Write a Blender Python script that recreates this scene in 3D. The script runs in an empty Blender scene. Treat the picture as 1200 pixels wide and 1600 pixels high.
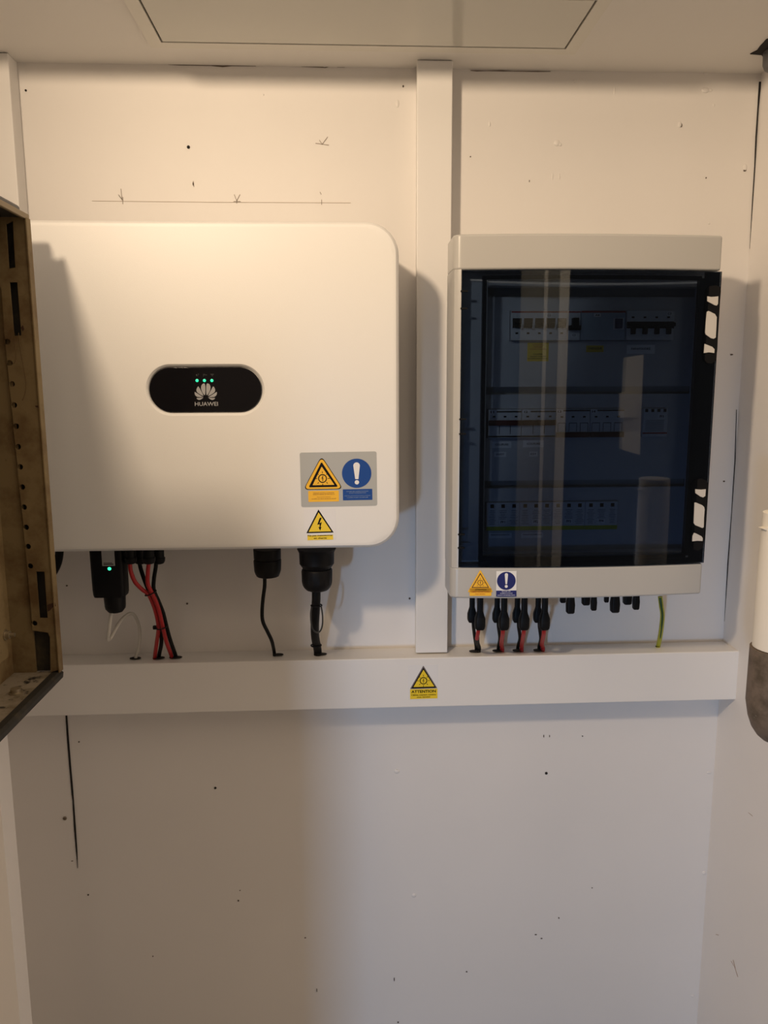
import bpy, bmesh, math, random
from mathutils import Vector, Matrix
random.seed(7)
PI = math.pi
C = bpy.context.scene.collection
SC = bpy.context.scene

# ------------------------------------------------------------------ camera
# rows: camera right, camera down, camera forward (world: X right, Y into the wall, Z up)
CM = [Vector((0.99879069, -0.04897626, -0.00429835)),
      Vector((-0.01206702, -0.15945245, -0.98713186)),
      Vector((0.04766065, 0.98598998, -0.15985062))]
FPX = 1216.97
CAM = Vector((0, -1.27, 1.40))
cd = bpy.data.cameras.new('camera'); cam = bpy.data.objects.new('camera', cd); C.objects.link(cam)
cd.sensor_fit = 'VERTICAL'; cd.sensor_height = 32.0; cd.lens = FPX / 1600 * 32.0
cd.clip_start = 0.01
cam.matrix_world = Matrix((
    (CM[0].x, -CM[1].x, -CM[2].x, CAM.x),
    (CM[0].y, -CM[1].y, -CM[2].y, CAM.y),
    (CM[0].z, -CM[1].z, -CM[2].z, CAM.z), (0, 0, 0, 1)))
SC.camera = cam

# ------------------------------------------------------------------ light
w = bpy.data.worlds.new('world'); SC.world = w; w.use_nodes = True
w.node_tree.nodes['Background'].inputs[0].default_value = (1.0, 0.77, 0.56, 1)
w.node_tree.nodes['Background'].inputs[1].default_value = 0.97

def lamp(name, kind, loc, power, col, size=0.05, size_y=None, target=None):
    l = bpy.data.lights.new(name, kind); l.energy = power; l.color = col
    if kind == 'POINT': l.shadow_soft_size = size
    else:
        l.shape = 'RECTANGLE'; l.size = size; l.size_y = size_y or size
    o = bpy.data.objects.new(name, l); C.objects.link(o); o.location = loc
    if target is not None:
        o.rotation_euler = (Vector(target) - Vector(loc)).to_track_quat('-Z', 'Y').to_euler()
    return o
def spot(name, loc, power, col, size, target, angle, blend=1.0):
    o = lamp(name, 'POINT', loc, power, col, size); o.data.type = 'SPOT'
    l = bpy.data.lights[name]; l.spot_size = math.radians(angle); l.spot_blend = blend; l.shadow_soft_size = size
    o.rotation_euler = (Vector(target) - Vector(loc)).to_track_quat('-Z', 'Y').to_euler(); return o
spot('ceiling_bulb', (-0.45, -1.12, 1.94), 44.5, (1.0, 0.77, 0.53), 0.042, (0.55, 0, 1.84), 124)
spot('post_fill_light', (0.45, -1.30, 2.30), 60.0, (1.0, 0.78, 0.5), 0.05, (0.75, -1.95, 1.25), 75)  # added fill, brightens the post mirrored in the smoked door
lamp('doorway_daylight', 'AREA', (-0.96, -3.3, 0.78), 24.0, (0.37, 0.63, 1.0), 0.13, 0.24, (0.25, 0, 0.8))
SC.view_settings.view_transform = 'Standard'; SC.view_settings.look = 'None'
SC.view_settings.exposure = 0.0; SC.view_settings.gamma = 1.0; SC.view_settings.use_curve_mapping = False

# ------------------------------------------------------------------ helpers
def at(px, py, y=None, x=None, z=None):
    """a sighted direction cut by a real plane of the room"""
    d = CM[0] * ((px - 600) / FPX) + CM[1] * ((py - 800) / FPX) + CM[2]
    t = (y - CAM.y) / d.y if y is not None else (x / d.x if x is not None else (z - CAM.z) / d.z)
    return CAM + d * t

MATS = {}
def mat(name, col, rough=0.5, metal=0.0, bump=0.0, bscale=200, var=0.0, vscale=8, emit=None, estr=0, spec=0.5, coat=0):
    if name in MATS: return MATS[name]
    m = bpy.data.materials.new(name); m.use_nodes = True
    nt = m.node_tree; b = nt.nodes['Principled BSDF']
    b.inputs['Base Color'].default_value = (*col, 1); b.inputs['Roughness'].default_value = rough
    b.inputs['Metallic'].default_value = metal; b.inputs['Specular IOR Level'].default_value = spec
    b.inputs['Coat Weight'].default_value = coat
    if emit:
        b.inputs['Emission Color'].default_value = (*emit, 1); b.inputs['Emission Strength'].default_value = estr
    tc = nt.nodes.new('ShaderNodeTexCoord')
    if bump:
        n = nt.nodes.new('ShaderNodeTexNoise'); n.inputs['Scale'].default_value = bscale; n.inputs['Detail'].default_value = 4
        nt.links.new(tc.outputs['Object'], n.inputs['Vector'])
        bp = nt.nodes.new('ShaderNodeBump'); bp.inputs['Strength'].default_value = bump; bp.inputs['Distance'].default_value = 0.001
        nt.links.new(n.outputs['Fac'], bp.inputs['Height']); nt.links.new(bp.outputs['Normal'], b.inputs['Normal'])
    if var:
        n = nt.nodes.new('ShaderNodeTexNoise'); n.inputs['Scale'].default_value = vscale; n.inputs['Detail'].default_value = 5
        nt.links.new(tc.outputs['Object'], n.inputs['Vector'])
        r = nt.nodes.new('ShaderNodeValToRGB')
        r.color_ramp.elements[0].position = 0.3; r.color_ramp.elements[1].position = 0.7
        r.color_ramp.elements[0].color = (*[c * (1 - var) for c in col], 1); r.color_ramp.elements[1].color = (*col, 1)
        nt.links.new(n.outputs['Fac'], r.inputs['Fac']); nt.links.new(r.outputs['Color'], b.inputs['Base Color'])
    MATS[name] = m; return m

WALL = mat('wall_paint', (0.80, 0.775, 0.755), 0.5, bump=0.35, bscale=35, var=0.03, vscale=5)
CEIL = mat('ceiling_paint', (0.74, 0.72, 0.69), 0.45, bump=0.25, bscale=30)
GAP = mat('gap_black', (0.012, 0.010, 0.010), 0.9)
TRUNK = mat('trunking_white', (0.80, 0.785, 0.77), 0.35, bump=0.05, bscale=60)
INV = mat('inverter_white', (0.79, 0.785, 0.77), 0.42, bump=0.12, bscale=900)
BLK = mat('black_plastic', (0.004, 0.004, 0.005), 0.5, spec=0.2)
BLKG = mat('black_gloss', (0.005, 0.005, 0.007), 0.08, spec=0.35)
CABK = mat('black_cable', (0.004, 0.004, 0.004), 0.55, spec=0.2)
CARD = mat('red_cable', (0.40, 0.010, 0.012), 0.45)
CAWH = mat('white_cable', (0.62, 0.60, 0.55), 0.5)
LGREY = mat('logo_grey', (0.34, 0.34, 0.35), 0.4)
ICON = mat('icon_grey', (0.05, 0.05, 0.055), 0.4)
LED = mat('led_green', (0.02, 0.5, 0.3), 0.4, emit=(0.03, 0.80, 0.42), estr=1.0)
LEDB = mat('led_green_bright', (0.02, 0.5, 0.3), 0.4, emit=(0.05, 0.95, 0.45), estr=1.6)
ENC = mat('enclosure_grey', (0.47, 0.465, 0.45), 0.28, bump=0.03, bscale=400)
PLATE = mat('cover_plate', (0.60, 0.62, 0.66), 0.4)
DEV = mat('device_grey', (0.76, 0.79, 0.83), 0.4)
DEVB = mat('device_blue_grey', (0.42, 0.53, 0.64), 0.4)
NAVY = mat('toggle_navy', (0.02, 0.03, 0.12), 0.4)
MARON = mat('toggle_maroon', (0.10, 0.012, 0.008), 0.45)
REDL = mat('red_line', (0.40, 0.02, 0.02), 0.5)
YGRN = mat('yellow_green', (0.52, 0.56, 0.03), 0.5)
YEL = mat('sticker_yellow', (0.86, 0.62, 0.02), 0.45)
AMB = mat('sticker_amber', (0.90, 0.50, 0.02), 0.45)
INK = mat('ink_black', (0.006, 0.004, 0.003), 0.5, spec=0.15)
INKR = mat('ink_red', (0.45, 0.03, 0.01), 0.5)
BLUE = mat('sticker_blue', (0.004, 0.055, 0.27), 0.45)
DBLUE = mat('sticker_navy', (0.010, 0.014, 0.13), 0.45)
WHT = mat('sticker_white', (0.80, 0.80, 0.80), 0.45)
CLR = mat('sticker_pale', (0.80, 0.795, 0.80), 0.25)
SGREY = mat('sticker_grey', (0.42, 0.43, 0.42), 0.4)
TAPE = mat('label_tape', (0.88, 0.90, 0.94), 0.4)
PENCIL = mat('pencil', (0.34, 0.29, 0.25), 0.8)
STEEL = mat('zinc_bolt', (0.42, 0.36, 0.26), 0.4, metal=0.8, bump=0.3, bscale=300)
RPIPE = mat('grey_pipe', (0.10, 0.10, 0.105), 0.5)

def rust_mat(name, base, rust, dark, scale, cover, dcover):
    m = bpy.data.materials.new(name); m.use_nodes = True; nt = m.node_tree; b = nt.nodes['Principled BSDF']
    tc = nt.nodes.new('ShaderNodeTexCoord')
    def noise(s, det, lo, hi):
        n = nt.nodes.new('ShaderNodeTexNoise'); n.inputs['Scale'].default_value = s; n.inputs['Detail'].default_value = det
        n.inputs['Roughness'].default_value = 0.65
        nt.links.new(tc.outputs['Object'], n.inputs['Vector'])
        r = nt.nodes.new('ShaderNodeMapRange'); r.inputs['From Min'].default_value = lo; r.inputs['From Max'].default_value = hi
        nt.links.new(n.outputs['Fac'], r.inputs['Value']); return r.outputs['Result'], n.outputs['Fac']
    f1, raw = noise(scale, 6, cover, cover + 0.2); f2, _ = noise(scale * 2.3, 8, dcover, dcover + 0.08)
    m1 = nt.nodes.new('ShaderNodeMix'); m1.data_type = 'RGBA'
    m1.inputs['A'].default_value = (*base, 1); m1.inputs['B'].default_value = (*rust, 1); nt.links.new(f1, m1.inputs['Factor'])
    m2 = nt.nodes.new('ShaderNodeMix'); m2.data_type = 'RGBA'
    nt.links.new(m1.outputs['Result'], m2.inputs['A']); m2.inputs['B'].default_value = (*dark, 1); nt.links.new(f2, m2.inputs['Factor'])
    nt.links.new(m2.outputs['Result'], b.inputs['Base Color']); b.inputs['Roughness'].default_value = 0.65
    bp = nt.nodes.new('ShaderNodeBump'); bp.inputs['Strength'].default_value = 0.4; bp.inputs['Distance'].default_value = 0.001
    nt.links.new(raw, bp.inputs['Height']); nt.links.new(bp.outputs['Normal'], b.inputs['Normal'])
    return m
DOORM = rust_mat('door_beige', (0.22, 0.16, 0.075), (0.12, 0.07, 0.025), (0.035, 0.018, 0.010), 14, 0.45, 0.68)
DOORL = rust_mat('door_sill', (0.27, 0.23, 0.17), (0.13, 0.10, 0.055), (0.012, 0.010, 0.008), 22, 0.45, 0.56)
DOORD = rust_mat('door_dark', (0.020, 0.018, 0.014), (0.06, 0.045, 0.025), (0.006, 0.006, 0.005), 25, 0.5, 0.6)
RODM = rust_mat('rod_bare', (0.16, 0.12, 0.09), (0.08, 0.06, 0.04), (0.42, 0.40, 0.36), 30, 0.45, 0.66)

# smoked plastic: tints what is behind it and reflects like plastic
SMOKE = bpy.data.materials.new('smoked_plastic'); SMOKE.use_nodes = True
nt = SMOKE.node_tree; nt.nodes.clear()
out = nt.nodes.new('ShaderNodeOutputMaterial'); mx = nt.nodes.new('ShaderNodeMixShader')
tr = nt.nodes.new('ShaderNodeBsdfTransparent'); tr.inputs[0].default_value = (0.485, 0.54, 0.615, 1)
gl = nt.nodes.new('ShaderNodeBsdfGlossy'); gl.inputs['Roughness'].default_value = 0.02
fr = nt.nodes.new('ShaderNodeFresnel'); fr.inputs['IOR'].default_value = 1.5
nt.links.new(fr.outputs[0], mx.inputs[0]); nt.links.new(tr.outputs[0], mx.inputs[1]); nt.links.new(gl.outputs[0], mx.inputs[2])
nt.links.new(mx.outputs[0], out.inputs[0])

class MB:
    """collects shapes for ONE mesh object"""
    def __init__(s): s.bm = bmesh.new()
    def box(s, x0, x1, y0, y1, z0, z1):
        v = [s.bm.verts.new((x, y, z)) for x in (x0, x1) for y in (y0, y1) for z in (z0, z1)]
        for f in ((0, 1, 3, 2), (4, 6, 7, 5), (0, 4, 5, 1), (2, 3, 7, 6), (0, 2, 6, 4), (1, 5, 7, 3)):
            s.bm.faces.new([v[i] for i in f])
        return s
    def prism(s, pts, y0, y1):
        """outline in X/Z pushed along Y"""
        a = [s.bm.verts.new((p[0], y0, p[1])) for p in pts]; b = [s.bm.verts.new((p[0], y1, p[1])) for p in pts]
        n = len(pts); s.bm.faces.new(a); s.bm.faces.new(list(reversed(b)))
        for i in range(n): s.bm.faces.new((a[i], b[i], b[(i + 1) % n], a[(i + 1) % n]))
        return s
    def prismz(s, pts, z0, z1):
        a = [s.bm.verts.new((p[0], p[1], z0)) for p in pts]; b = [s.bm.verts.new((p[0], p[1], z1)) for p in pts]
        n = len(pts); s.bm.faces.new(list(reversed(a))); s.bm.faces.new(b)
        for i in range(n): s.bm.faces.new((a[i], a[(i + 1) % n], b[(i + 1) % n], b[i]))
        return s
    def hull(s, low, high):
        """two matching loops of 3-D points joined into a solid"""
        a = [s.bm.verts.new(p) for p in low]; b = [s.bm.verts.new(p) for p in high]
        n = len(a); s.bm.faces.new(list(reversed(a))); s.bm.faces.new(b)
        for i in range(n): s.bm.faces.new((a[i], a[(i + 1) % n], b[(i + 1) % n], b[i]))
        return s
    def rings(s, rings, cap=True):
        L = [[s.bm.verts.new(p) for p in r] for r in rings]; n = len(L[0])
        for k in range(len(L) - 1):
            for i in range(n): s.bm.faces.new((L[k][i], L[k][(i + 1) % n], L[k + 1][(i + 1) % n], L[k + 1][i]))
        if cap: s.bm.faces.new(list(reversed(L[0]))); s.bm.faces.new(L[-1])
        return s
    def lathe(s, c, prof, n=28, axis='z', rib=0.0, ribs=0):
        R = []
        for t, r in prof:
            ring = []
            for i in range(n):
                a = 2 * PI * i / n; rr = r * (1 + (rib if (ribs and i % 2) else 0))
                if axis == 'z': ring.append((c[0] + rr * math.cos(a), c[1] + rr * math.sin(a), c[2] + t))
                elif axis == 'y': ring.append((c[0] + rr * math.cos(a), c[1] + t, c[2] + rr * math.sin(a)))
                else: ring.append((c[0] + t, c[1] + rr * math.cos(a), c[2] + rr * math.sin(a)))
            R.append(ring)
        return s.rings(R)
    def tube(s, pts, r, n=12, closed=False, sub=8):
        P = [Vector(p) for p in pts]; Q = []
        m = len(P)
        rng = range(m if closed else m - 1)
        for i in rng:
            p0 = P[(i - 1) % m] if (closed or i > 0) else P[i] * 2 - P[i + 1]
            p1 = P[i]; p2 = P[(i + 1) % m]
            p3 = P[(i + 2) % m] if (closed or i + 2 < m) else p2 * 2 - p1
            for k in range(sub):
                t = k / sub
                Q.append(0.5 * ((2 * p1) + (p2 - p0) * t + (2 * p0 - 5 * p1 + 4 * p2 - p3) * t * t + (3 * p1 - p0 - 3 * p2 + p3) * t ** 3))
        if not closed: Q.append(P[-1])
        up = Vector((0.13, 1, 0.07)).normalized(); rings = []
        for i, q in enumerate(Q):
            if closed: d = Q[(i + 1) % len(Q)] - Q[i - 1]
            else: d = Q[min(i + 1, len(Q) - 1)] - Q[max(i - 1, 0)]
            d.normalize(); a = d.cross(up)
            if a.length < 1e-4: a = d.cross(Vector((1, 0, 0)))
            a.normalize(); b = a.cross(d); up = b
            rr = r[min(i, len(r) - 1)] if isinstance(r, list) else r
            rings.append([q + a * (rr * math.cos(2 * PI * k / n)) + b * (rr * math.sin(2 * PI * k / n)) for k in range(n)])
        if closed: rings.append(rings[0]); s.rings(rings, cap=False)
        else: s.rings(rings)
        return s
    def ball(s, c, r, sx=1, sy=1, sz=1, seg=16):
        bmesh.ops.create_uvsphere(s.bm, u_segments=seg, v_segments=seg // 2, radius=r,
                                  matrix=Matrix.Translation(c) @ Matrix.Diagonal((sx, sy, sz, 1)))
        return s
    def build(s, name, material, parent=None, bevel=0, seg=2, smooth=True, loc=None):
        bmesh.ops.remove_doubles(s.bm, verts=s.bm.verts, dist=1e-7)
        bmesh.ops.recalc_face_normals(s.bm, faces=s.bm.faces)
        me = bpy.data.meshes.new(name); s.bm.to_mesh(me); s.bm.free()
        me.materials.append(material)
        if smooth:
            for p in me.polygons: p.use_smooth = True
            me.set_sharp_from_angle(angle=math.radians(32))
        o = bpy.data.objects.new(name, me); C.objects.link(o)
        if parent: o.parent = parent
        if loc is not None: o.location = loc
        if bevel:
            b = o.modifiers.new('bevel', 'BEVEL'); b.width = bevel; b.segments = seg; b.limit_method = 'ANGLE'
            b.angle_limit = math.radians(35); b.harden_normals = True
        return o

def tag(o, label, cat, group=None, kind=None):
    if label: o['label'] = label
    if cat: o['category'] = cat
    if group: o['group'] = group
    if kind: o['kind'] = kind
    return o
def thing(name, label, cat, loc=(0, 0, 0), rz=0, group=None):
    o = bpy.data.objects.new(name, None); C.objects.link(o); o.empty_display_size = 0.02
    o.location = loc; o.rotation_euler = (0, 0, rz)
    return tag(o, label, cat, group)
def struct(o): o['kind'] = 'structure'; return o
class Shift:
    """parent wrapper: parts are written in room coordinates, stored relative to their thing"""
def rel(o, parent):
    o.parent = parent; o.location = Vector(o.location) - Vector(parent.location); return o

def rrect(cx, cz, hw, hh, r, n=8):
    pts = []
    for qx, qz, a0 in ((1, 1, 0), (-1, 1, 90), (-1, -1, 180), (1, -1, 270)):
        for k in range(n + 1):
            a = math.radians(a0 + 90 * k / n)
            pts.append((cx + qx * (hw - r) + r * math.cos(a), cz + qz * (hh - r) + r * math.sin(a)))
    return pts

def text_mesh(body, width, height, material, name, parent, loc, bold=0.0, rot=None, depth=0.0001):
    cu = bpy.data.curves.new(name, 'FONT'); cu.body = body; cu.align_x = 'CENTER'; cu.align_y = 'CENTER'
    cu.size = 1.0; cu.resolution_u = 3; cu.offset = bold; cu.space_line = 0.85
    o = bpy.data.objects.new(name, cu); C.objects.link(o)
    dg = bpy.context.evaluated_depsgraph_get(); dg.update()
    me = bpy.data.meshes.new_from_object(o.evaluated_get(dg)); bpy.data.objects.remove(o); bpy.data.curves.remove(cu)
    xs = [v.co.x for v in me.vertices]; ys = [v.co.y for v in me.vertices]
    if not xs: return None
    cx, cy = (min(xs) + max(xs)) / 2, (min(ys) + max(ys)) / 2
    sx = width / (max(xs) - min(xs)); sy = height / (max(ys) - min(ys))
    for v in me.vertices: v.co = Vector(((v.co.x - cx) * sx, 0, (v.co.y - cy) * sy))
    me.materials.clear(); me.materials.append(material)
    t = bpy.data.objects.new(name, me); C.objects.link(t); t.parent = parent; t.location = loc
    return t

# ================================================================== THE ROOM
ZC = 1.875; XR = 0.650; XL = -0.585; YF = -0.30
wb = struct(MB().box(XL - 0.02, XR + 0.02, 0, 0.02, -0.02, ZC + 0.02).build('wall_back', WALL))
struct(MB().box(XR, XR + 0.02, YF, -0.0, 0, ZC + 0.02).build('wall_right', WALL))
struct(MB().box(XL - 0.02, XL, YF, -0.0, 0, ZC + 0.02).build('wall_left', WALL))
wr = bpy.data.objects['wall_right']
struct(MB().box(-1.6, -.4415, -.335, -.30, 0, 1.60).build('left_light_blocker', WALL))  # unseen panel added to stop light passing left of the metal door
ceil = struct(MB().box(XL - 0.02, XR + 0.02, -0.255, 0, ZC, ZC + 0.02).build('ceiling', CEIL))
struct(MB().box(-1.2, 1.6, -3.6, 0.02, -0.04, -0.0).build('floor', mat('floor_grey', (0.22, 0.21, 0.20), 0.7, bump=0.3)))

# --- gaps, holes, drips and pencil marks that belong to the painted wall
def wp(px, py): p = at(px, py, y=0); return (p.x, p.z)
def crack(name, pts, parent, wall='back'):
    """pts: (px, py, width px)"""
    L, R = [], []
    for px, py, wd in pts:
        p = at(px, py, y=0); h = wd * 0.00105 / 2
        L.append((p.x - h, p.z)); R.append((p.x + h, p.z))
    MB().prism(L + R[::-1], -0.0012, -0.0002).build(name, GAP, parent, smooth=False)
crack('panel_gap', [(103.5, 1112, 2.6), (106, 1150, 3), (110, 1200, 3), (113.5, 1240, 3), (114.5, 1250, 2.2), (117, 1290, 3), (120, 1330, 2.2), (121, 1345, 1), (121.6, 1356, 0.4)], wb)
crack('panel_gap', [(1, 1130, 3), (4, 1160, 3.2), (8, 1200, 3.2), (12, 1240, 3), (14, 1258, 1)], wb)
crack('corner_gap', [(1187.5, 128, 3.5), (1185.5, 150, 2.5), (1184, 170, 1.6), (1181, 215, 1.8), (1179, 260, 1.2), (1176, 310, 1.4), (1171, 400, 1.0), (1167, 460, 0.9), (1166, 480, 1.4)], wb)
crack('corner_gap', [(1150.5, 640, 0.6), (1148, 720, 1.1), (1145, 770, 1.5), (1143, 800, 1), (1137, 880, 1.3), (1131.5, 980, 0.9), (1131, 1001, 1.6)], wb)
crack('corner_gap', [(1123.8, 1098, 0.8), (1121, 1145, 1.0), (1118.5, 1175, 0.4)], wb)
crack('corner_gap', [(1107.8, 1370, 0.6), (1106.5, 1398, 1.3), (1104, 1425, 0.4)], wb)
def ceil_crack(pts):
    L = [at(px, py, y=0) for px, py, _ in pts]
    up = [(p.x, p.z + wd * 0.0005) for p, (_, _, wd) in zip(L, pts)]; dn = [(p.x, p.z - wd * 0.0005) for p, (_, _, wd) in zip(L, pts)]
    MB().prism(up + dn[::-1], -0.0012, -0.0002).build('ceiling_gap', mat('gap_brown', (0.16, 0.12, 0.10), 0.9), wb, smooth=False)
ceil_crack([(262, 101, .4), (280, 101.5, 1.4), (300, 102, 1), (330, 102.4, 1.1), (348, 104, 2), (362, 102.8, 1), (400, 103.5, .4)])
ceil_crack([(455, 103, .5), (470, 103.5, 1.6), (500, 105, 1.4), (508, 106, .6), (514, 103.6, 2.2), (536, 104.6, 1.8), (545, 105, .4)])
ceil_crack([(735, 110.5, .4), (745, 111, 1.2), (760, 111, .5), (785, 111, 1.3), (800, 111.5, .4), (840, 112, 1), (860, 112, .3)])
def disc(px, py, r, m, name='screw_hole', sx=1, sz=1):
    x, z = wp(px, py); r *= 0.00104
    MB().prism([(x + r * sx * math.cos(a * PI / 8), z + r * sz * math.sin(a * PI / 8)) for a in range(16)], -0.0010, -0.0001).build(name, m, wb, smooth=False)
SPOT = mat('hole_brown', (0.10, 0.075, 0.06), 0.9)
for px, py, r in ((294.5, 230, 2.3), (336.5, 1231, 2.0), (853.5, 1208, 2.3), (40.5, 141.5, 1.5)): disc(px, py, r, GAP)
for px, py, r, sx, sz in ((302, 287.5, 2.6, .35, 1), (1064, 196, 2.6, .6, 1), (1163.5, 266.5, 2.4, .9, .6), (630, 135, 1.5, .8, 1), (620, 1203, 2.0, 1, .7), (647, 1398, 1.6, 1, .8),
                       (372.5, 1407, 1.6, .8, 1), (375, 1391, 1.2, 1, .6), (138, 1398, 1.3, 1, 1), (477, 1465, 1.6, 1, .5), (873, 1434, 1.4, .7, 1), (837, 1460, 1.6, 1.2, .5),
                       (846, 1466, 1.5, 1.2, .5), (729, 1518, 1.4, 1, .7), (495, 1547, 3.4, .2, 1), (616, 1530, 3.5, .25, 1), (292.5, 943, 1.5, 1, 1), (123.5, 1159, 1.3, 1, .8), (910, 1150, 1, 1, 1),
                       (849.5, 1150, 2.4, .3, 1), (858.5, 1150, 2, .3, 1), (735, 245, 1, 1, .8), (1143, 554, 2.2, 1, .5), (1131, 752, 1.6, 1, .8), (113, 1345, 1.5, 1.2, .3), (640, 935, 1.6, 1, 1), (239, 1494, 1, 1, 1),
                       (925, 1387, 1, 1.3, .6), (622, 1597, 1.4, 1, 1), (104.6, 915, 1.5, 1, .8), (1103, 278, 1, 1, 1), (827, 283, 1.6, .3, 1)):
    disc(px, py, r, SPOT, sx=sx, sz=sz)
for px, py, r, sx, sz in ((1102, 141, 5.0, 1.2, .8), (1110, 141, 2.6, 1.2, .9), (1103, 113.5, 4, 1.2, .8), (870, 223.5, 4.6, 1, 1), (875, 226, 3, 1, .8), (863, 276, 3.2, .3, 1.6), (874, 276, 3.2, .3, 1.4),
                       (621, 162, 3.6, .7, 1.5), (898, 127, 2.6, 1, .8), (960, 142, 3, .4, 2), (985, 106, 3, 1.4, .6), (620, 1205, 4.5, 1, .9), (647, 1399, 4, 1, .9), (1100, 1364, 3.6, 1, 1),
                       (1082.5, 1556, 3.2, 1, 1), (1108, 1207, 3.4, 1.2, .8), (1164, 262, 3.4, .9, 1.5), (1062, 195, 3.4, .9, 1.3), (260, 93, 7, .5, 1), (205, 92, 20, 1.6, .12), (1115, 164, 2, 1, 1), (765, 194, 2.6, .6, 1.4),
                       (411, 148, 1.6, 1, 1), (173, 117, 1.6, 1, 1), (1108, 349, 2, 1, .8)):
    x, z = wp(px, py)
    MB().ball((x, -0.0002, z), r * 0.00104, sx, 0.35, sz).build('paint_blob', WALL, wb)
def strokes(segs, name, m, wd=0.7):
    mb = MB()
    for (a, b, c, d) in segs:
        p, q = Vector((*wp(a, b),)), Vector((*wp(c, d),)); n = (q - p).normalized(); n = Vector((-n.y, n.x)) * wd * 0.00052
        mb.prism([tuple(p + n), tuple(q + n), tuple(q - n), tuple(p - n)], -0.0008, -0.0001)
    return mb.build(name, m, wb, smooth=False)
strokes([(144, 314, 330, 316), (330, 316, 548, 317)], 'pencil_line', mat('pencil_faint', (0.56, 0.50, 0.44), 0.8), 0.7)
strokes([(189, 295, 191, 313), (185, 304, 191, 312), (191, 312, 186, 306), (192, 308, 192, 319), (366, 304, 370, 314), (375, 304, 370, 314), (365, 315, 376, 315), (370, 312, 370, 318),
         (502.5, 312, 502.5, 320), (500, 300, 502, 304), (493, 224, 514, 227), (503, 226, 512, 214), (503, 225, 499, 219), (302, 283, 303, 292)], 'pencil_mark', PENCIL, 0.8)
# scratches on the right wall
mb = MB()
for (a, b, c, d) in ((1146, 1500, 1149, 1512), (1148, 1510, 1153, 1526), (1143, 1502, 1147, 1509), (1170, 1270, 1176, 1275), (1119, 1460, 1123, 1461)):
    p, q = at(a, b, x=XR), at(c, d, x=XR); h = 0.0006
    mb.rings([[(XR - .0008, p.y - h, p.z), (XR - .0001, p.y - h, p.z), (XR - .0001, p.y + h, p.z), (XR - .0008, p.y + h, p.z)],
              [(XR - .0008, q.y - h, q.z), (XR - .0001, q.y - h, q.z), (XR - .0001, q.y + h, q.z), (XR - .0008, q.y + h, q.z)]])
mb.build('scratch', mat('scratch_brown', (0.38, 0.28, 0.22), 0.8), wr, smooth=False)
# a ragged opening in the ceiling round the pipe at the right corner
mb = MB()
rag = [at(px, py, z=ZC) for px, py in ((1172, 83.5), (1183, 78), (1188, 71), (1193, 66), (1197, 61), (1215, 55), (1240, 60), (1215, 90), (1196, 92), (1190, 85))]
mb.hull([(p.x, p.y, ZC - 0.0012) for p in rag], [(p.x, p.y, ZC - 0.0001) for p in rag])
mb.build('ragged_opening', GAP, ceil, smooth=False)

# screw in the left panel
x, z = wp(101.5, 1278.5)
s_ = thing('screw', 'small rusty screw head beside the dark gap low on the left panel', 'screw', (x, 0, z))
MB().lathe((0, 0, 0), [(-0.0002, .0034), (-.0012, .0034), (-.002, .0026)], 16, 'y').build('head', mat('rusty_screw', (.25, .20, .15), .6, metal=.5), s_)
MB().box(-.0022, .0022, -.0023, -.0018, -.0004, .0004).build('slot', GAP, s_)

# ceiling hatch
hx0, hx1, hy0, hy1 = -0.267, 0.3365, -0.070, -0.248
h = thing('ceiling_hatch', 'large square access hatch in a flat frame in the ceiling', 'hatch', ((hx0 + hx1) / 2, (hy0 + hy1) / 2, ZC))
hw, hd = (hx1 - hx0) / 2, (hy0 - hy1) / 2
HM = mat('hatch_paint', (0.60, 0.59, 0.54), 0.12, bump=0.02, bscale=20)
HF = mat('hatch_frame', (0.70, 0.68, 0.62), 0.35)
b_ = 0.018
MB().box(-hw, hw, hd - b_, hd, -.0045, 0).box(-hw, hw, -hd, -hd + b_, -.0045, 0).box(-hw, -hw + b_, -hd + b_, hd - b_, -.0045, 0).box(hw - b_, hw, -hd + b_, hd - b_, -.0045, 0).build('frame', HF, h)
MB().box(-hw + b_, hw - b_, -hd + b_, hd - b_, -.0006, -.0001).build('shadow_gap', GAP, h)
MB().box(-hw + b_ + .0026, hw - b_ - .0026, -hd + b_ + .0026, hd - b_ - .0020, -.0038, -.0007).build('panel', HM, h)

# ================================================================== TRUNKING
# horizontal run
t = thing('cable_trunking', 'long horizontal white cable trunking under the inverter and the fuse box', 'trunking', (0.03, 0, 0.876))
def add(o, parent): return rel(o, parent)
add(MB().box(XL, 0.6515, -0.046, 0, .877, .9595).build('body', TRUNK, bevel=.001), t)
add(MB().box(XL, 0.6525, -0.056, -0.044, .8755, .961).build('cover', TRUNK, bevel=.0022, seg=3), t)
# vertical run
t2 = thing('cable_trunking', 'tall vertical white cable trunking between the inverter and the fuse box', 'trunking', (0.138, 0, 0.9612))
add(MB().box(.1130, .1637, -0.028, 0, .9612, ZC).build('body', TRUNK, bevel=.001), t2)
add(MB().box(.1115, .1645, -0.0345, -0.026, .9612, ZC - .001).build('cover', TRUNK, bevel=.0016, seg=3), t2)
t3 = thing('cable_trunking', 'vertical white trunking in the top left corner above the inverter', 'trunking', (-0.53, 0, 0.9612))
add(MB().box(XL, -.4795, -0.030, 0, .9612, ZC).build('body', TRUNK, bevel=.001), t3)
add(MB().box(XL, -.478, -0.037, -0.028, .9612, ZC - .001).build('cover', TRUNK, bevel=.0016, seg=3), t3)
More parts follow.
